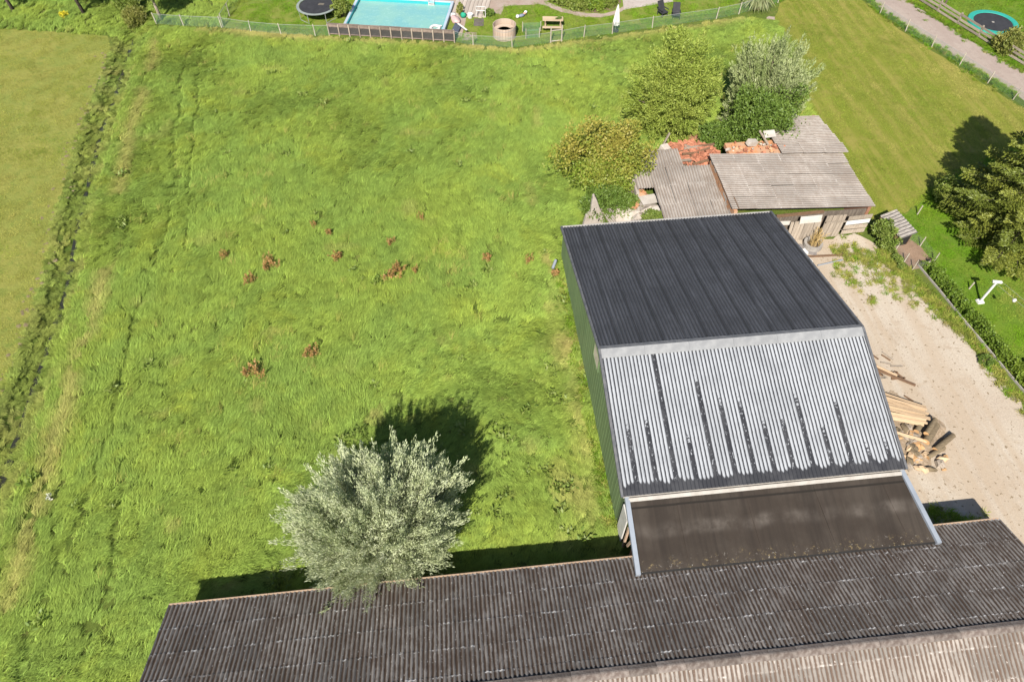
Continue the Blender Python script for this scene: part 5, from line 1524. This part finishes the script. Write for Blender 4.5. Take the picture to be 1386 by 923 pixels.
dk = empty('folded_sunbed', (1.2, 57.3, .012), -.3, 'dark folded sunbed with a white slat beside the screen', 'sunbed')
MB().box((0, 0, .3), (.55, 1.3, .1), (.1, .5, 0)).build('cushion', plain('slate_cloth', (.11, .13, .18)), dk)
MB().box((0, 0, 0), (.14, 1.1, .05), (0, 0, 1.0)).build('slat', M_WHITE, dk, (.55, .1, .5), (0, .2, 0))
for sy in (-.5, .5):
    MB().box((0, 0, .15), (.4, .05, .3)).build('leg', M_BLACK, dk, (0, sy, 0))

# ------------------------------------------------------------------ grass: scattered tufts (nobody could count the blades)
def grass_mat(name, fresh, deep, yellow, dry, trans=0.35, seed=0.0):
    t = NT(name)
    p = t.mapv(t.pos(), loc=(seed, seed * .7, 0))
    tone = t.attr('tone', 'INSTANCER')
    tint = t.attr('tint', 'INSTANCER')
    c = t.mix(t.ramp(t.noise(p, .16, 5, .65, .3), .36, .62), fresh, deep)
    c = t.mix(t.math('MULTIPLY', t.ramp(t.noise(t.mapv(p, loc=(13, 7, 0)), .24, 5, .7, .4), .50, .72), .7), c, yellow)
    c = t.mix(t.math('MULTIPLY', t.ramp(t.noise(t.mapv(p, loc=(3, 27, 0)), .9, 4, .7), .64, .82), .3), c, dry)
    c = t.mix(tint, c, dry)
    h = t.n('ShaderNodeHueSaturation')
    t.put(h.inputs['Value'], t.math('MULTIPLY', t.math('MULTIPLY_ADD', tone, .55, .74), t.math('MULTIPLY_ADD', t.attr('rl'), .6, .72)))
    t.put(h.inputs['Color'], c)
    c = h.outputs[0]
    t.base(c, .75, .12)
    t.translucent(t.mix(.25, c, (.4, .5, .05)), trans)
    return t.m
M_G1 = grass_mat('meadow_blade', (.222, .295, .052), (.19, .275, .055), (.262, .31, .046), (.36, .32, .11))
M_G2 = grass_mat('lawn_blade', (.13, .245, .012), (.105, .215, .011), (.19, .25, .02), (.32, .27, .08), seed=5)
M_G3 = grass_mat('stubble_blade', (.18, .225, .03), (.155, .205, .028), (.225, .24, .04), (.34, .295, .09), seed=9)

def tuft(seed, n, rad, hgt, w, lean, spread, mat, name):
    rng = np.random.default_rng(seed)
    a = rng.uniform(0, 2 * np.pi, n)
    q = rad * np.sqrt(rng.random(n))
    B = np.stack([q * np.cos(a), q * np.sin(a), np.full(n, -.02)], 1)
    h = hgt * rng.uniform(.55, 1.2, n)
    ang = rng.normal(0, spread, n)
    ln = lean * rng.uniform(.5, 1.3, n)
    d = np.stack([np.cos(ang) * ln, np.sin(ang) * ln, np.ones(n)], 1)
    d2 = np.stack([np.cos(ang) * ln * 2.6, np.sin(ang) * ln * 2.6, np.full(n, .35)], 1)
    d = unit(d); d2 = unit(d2)
    M1 = B + d * (h * .55)[:, None]
    T = M1 + d2 * (h * .55)[:, None]
    s = np.stack([-np.sin(ang + rng.normal(0, .6, n)), np.cos(ang), np.zeros(n)], 1)
    s = unit(s) * (w * rng.uniform(.7, 1.3, n))[:, None] / 2
    V = np.stack([B - s, B + s, M1 + s * .9, M1 - s * .9, T + s * .15, T - s * .15], 1).reshape(-1, 3)
    k = np.arange(n)[:, None] * 6
    F_ = np.concatenate([k + np.array([[0, 1, 2, 3]]), k + np.array([[3, 2, 4, 5]])], 0)
    return bpy.data.objects.new(name, npmesh(name, V, F_, mat, {'rl': np.repeat(rng.random(n) ** 1.3, 6)}))

def scatter(name, P, scl, rz, tilt, idx, tint, tone, protos, label, cat='grass'):
    n = len(P)
    me = bpy.data.meshes.new(name)
    me.vertices.add(n)
    me.vertices.foreach_set('co', np.ascontiguousarray(P, np.float32).ravel())
    rot = np.stack([tilt[:, 0], tilt[:, 1], rz], 1)
    for nm, ty_, arr in (('rot', 'FLOAT_VECTOR', rot), ('scl', 'FLOAT_VECTOR', scl), ('idx', 'INT', idx), ('tint', 'FLOAT', tint), ('tone', 'FLOAT', tone)):
        at = me.attributes.new(nm, ty_, 'POINT')
        at.data.foreach_set('vector' if ty_ == 'FLOAT_VECTOR' else 'value', np.ascontiguousarray(arr, np.int32 if ty_ == 'INT' else np.float32).ravel())
    col = bpy.data.collections.new(name + '_tufts')
    for i, o in enumerate(protos):
        o.name = '%s_tuft_%02d' % (name, i)
        col.objects.link(o)
    ob = link(name, me)
    tag(ob, label, cat, kind='stuff')
    ng = bpy.data.node_groups.new(name + '_scatter', 'GeometryNodeTree')
    ng.interface.new_socket('Geometry', in_out='INPUT', socket_type='NodeSocketGeometry')
    ng.interface.new_socket('Geometry', in_out='OUTPUT', socket_type='NodeSocketGeometry')
    N = ng.nodes
    gi, go = N.new('NodeGroupInput'), N.new('NodeGroupOutput')
    ins = N.new('GeometryNodeInstanceOnPoints')
    ci = N.new('GeometryNodeCollectionInfo')
    ci.inputs['Collection'].default_value = col
    ci.inputs['Separate Children'].default_value = True
    ci.inputs['Reset Children'].default_value = True
    def na(nm, dt):
        a = N.new('GeometryNodeInputNamedAttribute')
        a.data_type = dt
        a.inputs['Name'].default_value = nm
        return a.outputs['Attribute']
    e2r = N.new('FunctionNodeEulerToRotation')
    L = ng.links
    L.new(gi.outputs[0], ins.inputs['Points'])
    L.new(ci.outputs[0], ins.inputs['Instance'])
    ins.inputs['Pick Instance'].default_value = True
    L.new(na('idx', 'INT'), ins.inputs['Instance Index'])
    L.new(na('rot', 'FLOAT_VECTOR'), e2r.inputs[0])
    L.new(e2r.outputs[0], ins.inputs['Rotation'])
    L.new(na('scl', 'FLOAT_VECTOR'), ins.inputs['Scale'])
    L.new(ins.outputs[0], go.inputs[0])
    md = ob.modifiers.new('scatter', 'NODES')
    md.node_group = ng
    return ob

def sample(poly, dens, rng, clip=(-50, 56, 0, 72)):
    p = np.array(poly)
    x0, x1 = max(clip[0], p[:, 0].min()), min(clip[1], p[:, 0].max())
    y0, y1 = max(clip[2], p[:, 1].min()), min(clip[3], p[:, 1].max())
    n = int((x1 - x0) * (y1 - y0) * dens)
    x = rng.uniform(x0, x1, n); y = rng.uniform(y0, y1, n)
    k = inpoly(x, y, poly)
    return x[k], y[k]

rg = np.random.default_rng(5)
# --- tall meadow grass
x, y = sample(MEADOW, 18, rg)
xd, yd = sample(WILD, 9, rg)
s_ = rg.uniform(2, 72, 4200)                                     # ditch banks
side = np.where(rg.random(4200) < .5, 1, -1)
off = side * np.where(rg.random(4200) < .08, rg.uniform(0, .3, 4200), rg.uniform(.25, 1.4, 4200))
xb, yb = ditch_x(s_) + off, s_
x = np.concatenate([x, xd, xb]); y = np.concatenate([y, yd, yb])
kind = np.concatenate([np.zeros(len(x) - len(xd) - len(xb)), np.ones(len(xd)), np.full(len(xb), 2)])
short = inpoly(x + (vnoise(x, y, 1.5, 8) - .5) * 2.0, y + (vnoise(x, y, 1.5, 9) - .5) * 2.0, SHORT) & (kind == 0)
far_green = (y > 47) & (x > 6)
dfence = dpoly(x, y, FENCE_FAR)
lush = vnoise(x, y, 6.0, 21) * .6 + vnoise(x, y, 2.2, 22) * .4
size = .8 + .38 * lush + rg.normal(0, .13, len(x))
# old wheel ruts along the ditch side
ruts = [[(-21.2, 57), (-20.3, 48), (-19.4, 42), (-18.7, 36), (-18.6, 32), (-18.9, 26), (-18.3, 20), (-19.2, 12), (-19.5, 4)], [(-19.9, 57), (-18.9, 47), (-17.6, 38), (-17.2, 33)], [(-17.4, 18), (-16.6, 12), (-17.0, 6)]]
for r_ in ruts:
    d = dpoly(x + (vnoise(x, y, 2, 31) - .5) * .5, y, r_)
    size = np.where((d < .24) & (kind == 0), size * .12, size)
size = np.where(short, size * .50, size)
size = np.where(far_green & (kind == 0), size * .62, size)
size = np.where((dfence < 1.2) & (kind == 0), size * .5, size)
size = np.where(kind == 2, size * np.where(x < ditch_x(y), .5, .65), size)
tint = np.clip((vnoise(x, y, 1.6, 41) - .87) * 3.0, 0, .5)
tint = np.maximum(tint, np.where(kind == 2, np.where(x < ditch_x(y), .12, .05) + .5 * vnoise(x, y, 1.2, 47) ** 1.5, 0))
tint = np.maximum(tint, np.where(kind == 0, np.clip(1.15 - dfence / 1.3, 0, .95) * (x > -21), 0))
dl = np.abs(x - (ditch_x(y) + 2.2))
tint = np.maximum(tint, np.where((kind == 0), np.clip(.75 - dl / 1.1, 0, 1) * (vnoise(x, y, 2.5, 44) > .42), 0))
tint = np.maximum(tint, np.where(short, np.clip((vnoise(x, y, 1.3, 45) - .62) * 1.6, 0, .6) + np.clip((x - 4.3) / 2, 0, .55) * vnoise(x, y, 1.1, 46), 0))
z = ground_z(x, y)
lean_dir = .75 + (vnoise(x, y, 7, 51) - .5) * 2.2 + (vnoise(x, y, 2, 52) - .5) * 1.6 + rg.normal(0, .3, len(x))
hs = size * np.where(kind == 2, .95, 1.0)
lean_dir = np.where(kind == 2, rg.uniform(0, 6.28, len(x)), lean_dir)
scl = np.stack([.8 + .25 * size, .8 + .25 * size, hs], 1)
scl[:, :2] *= rg.uniform(.85, 1.2, (len(x), 1)) * np.where(kind == 2, .85, 1.0)[:, None]
protos = [tuft(200 + k, 70, .22, .34, .021, .75, .38, M_G1, 'tuft') for k in range(7)]
tone = np.clip(.3 + .35 * vnoise(x, y, .7, 61) + rg.normal(0, .2, len(x)), 0, 1.2)
scatter('meadow_grass', np.stack([x, y, z], 1), scl, lean_dir, rg.normal(0, .08, (len(x), 2)), rg.integers(0, 7, len(x)), tint, tone, protos, 'tall wind laid meadow grass filling the field')
print('meadow tufts', len(x))

# --- seed stalks and broad-leaved weeds that break up the meadow
x, y = sample(MEADOW, 1.5, rg)
k = (vnoise(x, y, 2.4, 81) + .25 * rg.normal(size=len(x)) > .86) & ~inpoly(x, y, SHORT)
x, y = x[k], y[k]
protos = [tuft(360 + j, 16, .3, .62, .012, .35, .6, M_G3, 'tuft') for j in range(3)]
scatter('seed_stalks', np.stack([x, y, ground_z(x, y)], 1), np.ones((len(x), 3)) * rg.uniform(.7, 1.15, (len(x), 1)), .75 + rg.normal(0, .7, len(x)), rg.normal(0, .1, (len(x), 2)), rg.integers(0, 3, len(x)), rg.uniform(.5, 1, len(x)), rg.uniform(.5, 1.1, len(x)), protos, 'tan seed stalks standing above the meadow grass')
x, y = sample(MEADOW, .9, rg)
k = (vnoise(x, y, 3.2, 85) + .3 * rg.normal(size=len(x)) > 1.15) | (inpoly(x, y, SHORT) & (rg.random(len(x)) < .35))
x, y = x[k], y[k]
def rosette(seed):
    rng = np.random.default_rng(seed)
    n = 22
    C0 = np.stack([rng.normal(0, .14, n), rng.normal(0, .14, n), np.full(n, .06)], 1)
    D0 = np.stack([rng.normal(size=n), rng.normal(size=n), rng.uniform(.3, 1.0, n)], 1)
    V, F_, A, B2 = leaves(C0, D0, .26, .10, rng.random(n), rng)
    return bpy.data.objects.new('rosette', npmesh('rosette', V, F_, M_WEED, {'rnd': A, 'rl': B2}))
scatter('broadleaf_weeds', np.stack([x, y, ground_z(x, y) + np.where(inpoly(x, y, SHORT), .04, .16)], 1), np.ones((len(x), 3)) * rg.uniform(.6, 1.3, (len(x), 1)), rg.uniform(0, 6.28, len(x)), rg.normal(0, .1, (len(x), 2)), rg.integers(0, 3, len(x)), np.zeros(len(x)), rg.random(len(x)), [rosette(370 + j) for j in range(3)], 'dark green broad leaved weeds among the meadow grass', 'weeds')

# --- clipped lawns and mown fields
LP_, LT_, LI_ = [], [], []
for poly, dens, base, tn in ((NEIGHBOUR, 5, .55, .0), (GARDEN, 4, .6, .06), (PADDOCK, 4, .6, .0)):
    x, y = sample(poly, dens, rg)
    LP_.append(np.stack([x, y, np.full(len(x), .006), np.full(len(x), base), tn + np.clip((vnoise(x, y, 1.8, 66) - .7) * 1.5, 0, .5)], 1))
A_ = np.concatenate(LP_)
bad = np.zeros(len(A_), bool)
for q in ([(-8.2, 63.4), (1.4, 61), (.9, 56.4), (-8.9, 58.3)], [(-7.5, 62.9), (.9, 61.0), (1.4, 59), (1.0, 57.0), (.75, 56.3), (1.6, 56.4), (2.0, 58.5), (3.0, 59.6), (4.9, 59.9), (5.7, 61.3), (8.8, 61.4), (11.0, 62.5), (11, 70), (-7.5, 70)], [(x_ - .1, y_ - .33) for x_, y_ in path_c] + [(x_ + .1, y_ + .33) for x_, y_ in path_c[::-1]], [(16.2, 59.6), (20.9, 60.6), (21.4, 63.5), (16.8, 63.5)], RUNP, [(26.7, 31), (27.9, 31), (27.9, 28.6), (26.7, 28.6)]):
    bad |= inpoly(A_[:, 0], A_[:, 1], q)
bad |= np.hypot(A_[:, 0] - 47.5, A_[:, 1] - 54.0) < 2.15
bad |= np.hypot(A_[:, 0] - 5.25, A_[:, 1] - 56.35) < 1.05
A_ = A_[~bad]
x, y = A_[:, 0], A_[:, 1]
protos = [tuft(300 + k, 110, .42, .13, .022, .5, 1.6, M_G2, 'tuft') for k in range(4)]
brown = np.where((np.hypot(x - 32.6, y - 23.6) < 2.4), .75 * np.clip(1 - np.hypot(x - 32.6, y - 23.6) / 2.6, 0, 1), 0)
scatter('lawn_grass', A_[:, :3], np.stack([np.ones(len(x)), np.ones(len(x)), A_[:, 3]], 1), rg.uniform(0, 6.28, len(x)), rg.normal(0, .03, (len(x), 2)), rg.integers(0, 4, len(x)), np.maximum(A_[:, 4], brown), np.clip(.3 + .5 * vnoise(x, y, .9, 67) + rg.normal(0, .12, len(x)), 0, 1), protos, 'short green lawn grass around garden and hedge')

LP_ = []
x, y = sample(LEFT_FIELD, 3.0, rg)
LP_.append(np.stack([x, y, np.full(len(x), .006), np.full(len(x), .45), np.clip(-.1 + .65 * vnoise(x, y, 2.6, 70) + .3 * rg.random(len(x)), 0, 1)], 1))
x, y = sample(RIGHT_FIELD, 4.0, rg)
dr = dpoly(x, y, FENCE_RIGHT)
LP_.append(np.stack([x, y, np.full(len(x), .006), np.full(len(x), .35), np.clip(.02 + .8 * np.clip(vnoise(x + y * .12, y * .05, .75, 71) * 2 - .85, 0, 1) * rg.uniform(.3, 1, len(x)) + np.clip(.8 - dr / 2.4, 0, 1) * (vnoise(x, y, .9, 72) > .3), 0, 1)], 1))
A_ = np.concatenate(LP_)
x, y = A_[:, 0], A_[:, 1]
protos = [tuft(320 + k, 90, .45, .12, .022, .6, 1.6, M_G3, 'tuft') for k in range(4)]
scatter('stubble_grass', A_[:, :3], np.stack([np.ones(len(x)), np.ones(len(x)), A_[:, 3]], 1), rg.uniform(0, 6.28, len(x)), rg.normal(0, .03, (len(x), 2)), rg.integers(0, 4, len(x)), A_[:, 4], np.clip(.3 + .35 * vnoise(x, y, .8, 73) + .4 * vnoise(x, y, 3.0, 74) + rg.normal(0, .16, len(x)), 0, 1.2), protos, 'short dry stubble grass of the mown fields')

# --- ragged weeds at the edges of the sand, the track and the walls
def along(line, n, w, rng):
    p = np.array(line); s = np.hypot(*(p[1:] - p[:-1]).T); c = np.concatenate([[0], np.cumsum(s)])
    t_ = rng.uniform(0, c[-1], n)
    return np.interp(t_, c, p[:, 0]) + rng.normal(0, w, n), np.interp(t_, c, p[:, 1]) + rng.normal(0, w, n)
E_ = []
for line, n, w, hgt, dry_ in (([(26.2, 28.6), (26.7, 26.3), (27.4, 24.0), (28.0, 21.5), (28.7, 18.0), (29.2, 13)], 330, .28, .6, .5),
                              ([(23.3, 28.9), (24.4, 28.3), (25.6, 27.6), (26.6, 27.2)], 130, .45, .6, .5),
                              ([(22.9, 28.2), (23.1, 26.6), (23.6, 25.2), (23.9, 24.2)], 34, .2, .4, .5),
                              ([(24.2, 27.0), (25.6, 25.9), (26.8, 24.5)], 80, .55, .35, .5),
                              ([(19.6, 11.2), (22.0, 11.2), (23.4, 10.6), (23.6, 8)], 110, .3, .5, .15),
                              ([(23.3, 10.5), (23.6, 8.5), (24.0, 6)], 70, .35, .7, .1),
                              ([(38.0, 62), (38.7, 57), (40.6, 51.2), (43.4, 43.6)], 420, .28, .8, .1),
                              ([(41.9, 60.5), (43.4, 55.5), (45.2, 50), (46.6, 45.5)], 520, .38, .55, .05),
                              ([(26.0, 30.4), (26.2, 34), (26.6, 39), (26.5, 42)], 160, .22, .6, .2),
                              ([(18.5, 41.5), (22, 42.2), (26, 41.5)], 160, .4, .8, .1),
                              ([(5.95, 30), (5.95, 12.5)], 260, .14, .8, .25),
                              ([(-13.3, 10.4), (-13.35, 2)], 130, .25, .9, .1),
                              ([(7, 31.3), (9, 31.4), (10.5, 31)], 120, .4, .8, .1)):
    a, b = along(line, n, w, rg)
    E_.append(np.stack([a, b, np.full(n, hgt) * rg.uniform(.5, 1.3, n), np.clip(dry_ + rg.normal(0, .28, n), 0, 1)], 1))
A_ = np.concatenate(E_)
k = ~(inpoly(A_[:, 0], A_[:, 1], [(18.9, 30.3), (6.2, 30.3), (6.2, 12), (18.9, 12)])) & ~inpoly(A_[:, 0], A_[:, 1], RUNP)
A_ = A_[k]
x, y = A_[:, 0], A_[:, 1]
protos = [tuft(340 + j, 30, .17, .32, .024, .5, 1.8, M_G2, 'tuft') for j in range(4)]
scatter('edge_weeds', np.stack([x, y, np.full(len(x), .006)], 1), np.stack([np.ones(len(x)), np.ones(len(x)), A_[:, 2]], 1), rg.uniform(0, 6.28, len(x)), rg.normal(0, .05, (len(x), 2)), rg.integers(0, 4, len(x)), A_[:, 3], rg.random(len(x)), protos, 'ragged weeds along sand, track and wall edges', 'weeds')

# --- trampled soil clods along the ditch edge of the mown field
cl_ = MB()
rsc = random.Random(9)
for i in range(260):
    yy = rsc.uniform(6, 58)
    xx = float(ditch_x(yy)) - 1.55 + rsc.gauss(0, .28) - .25 * math.sin(yy * .9)
    s = rsc.uniform(.05, .13)
    cl_.blob((xx, yy, .0), (s * 1.4, s * 1.2, s * .3), 6, .3, rsc)
tag(cl_.build('soil_clods', plain('dry_clod', (.28, .225, .12), (.2, .155, .085), 3, .95)), 'trampled brown soil clods along the ditch bank', 'soil', kind='stuff')
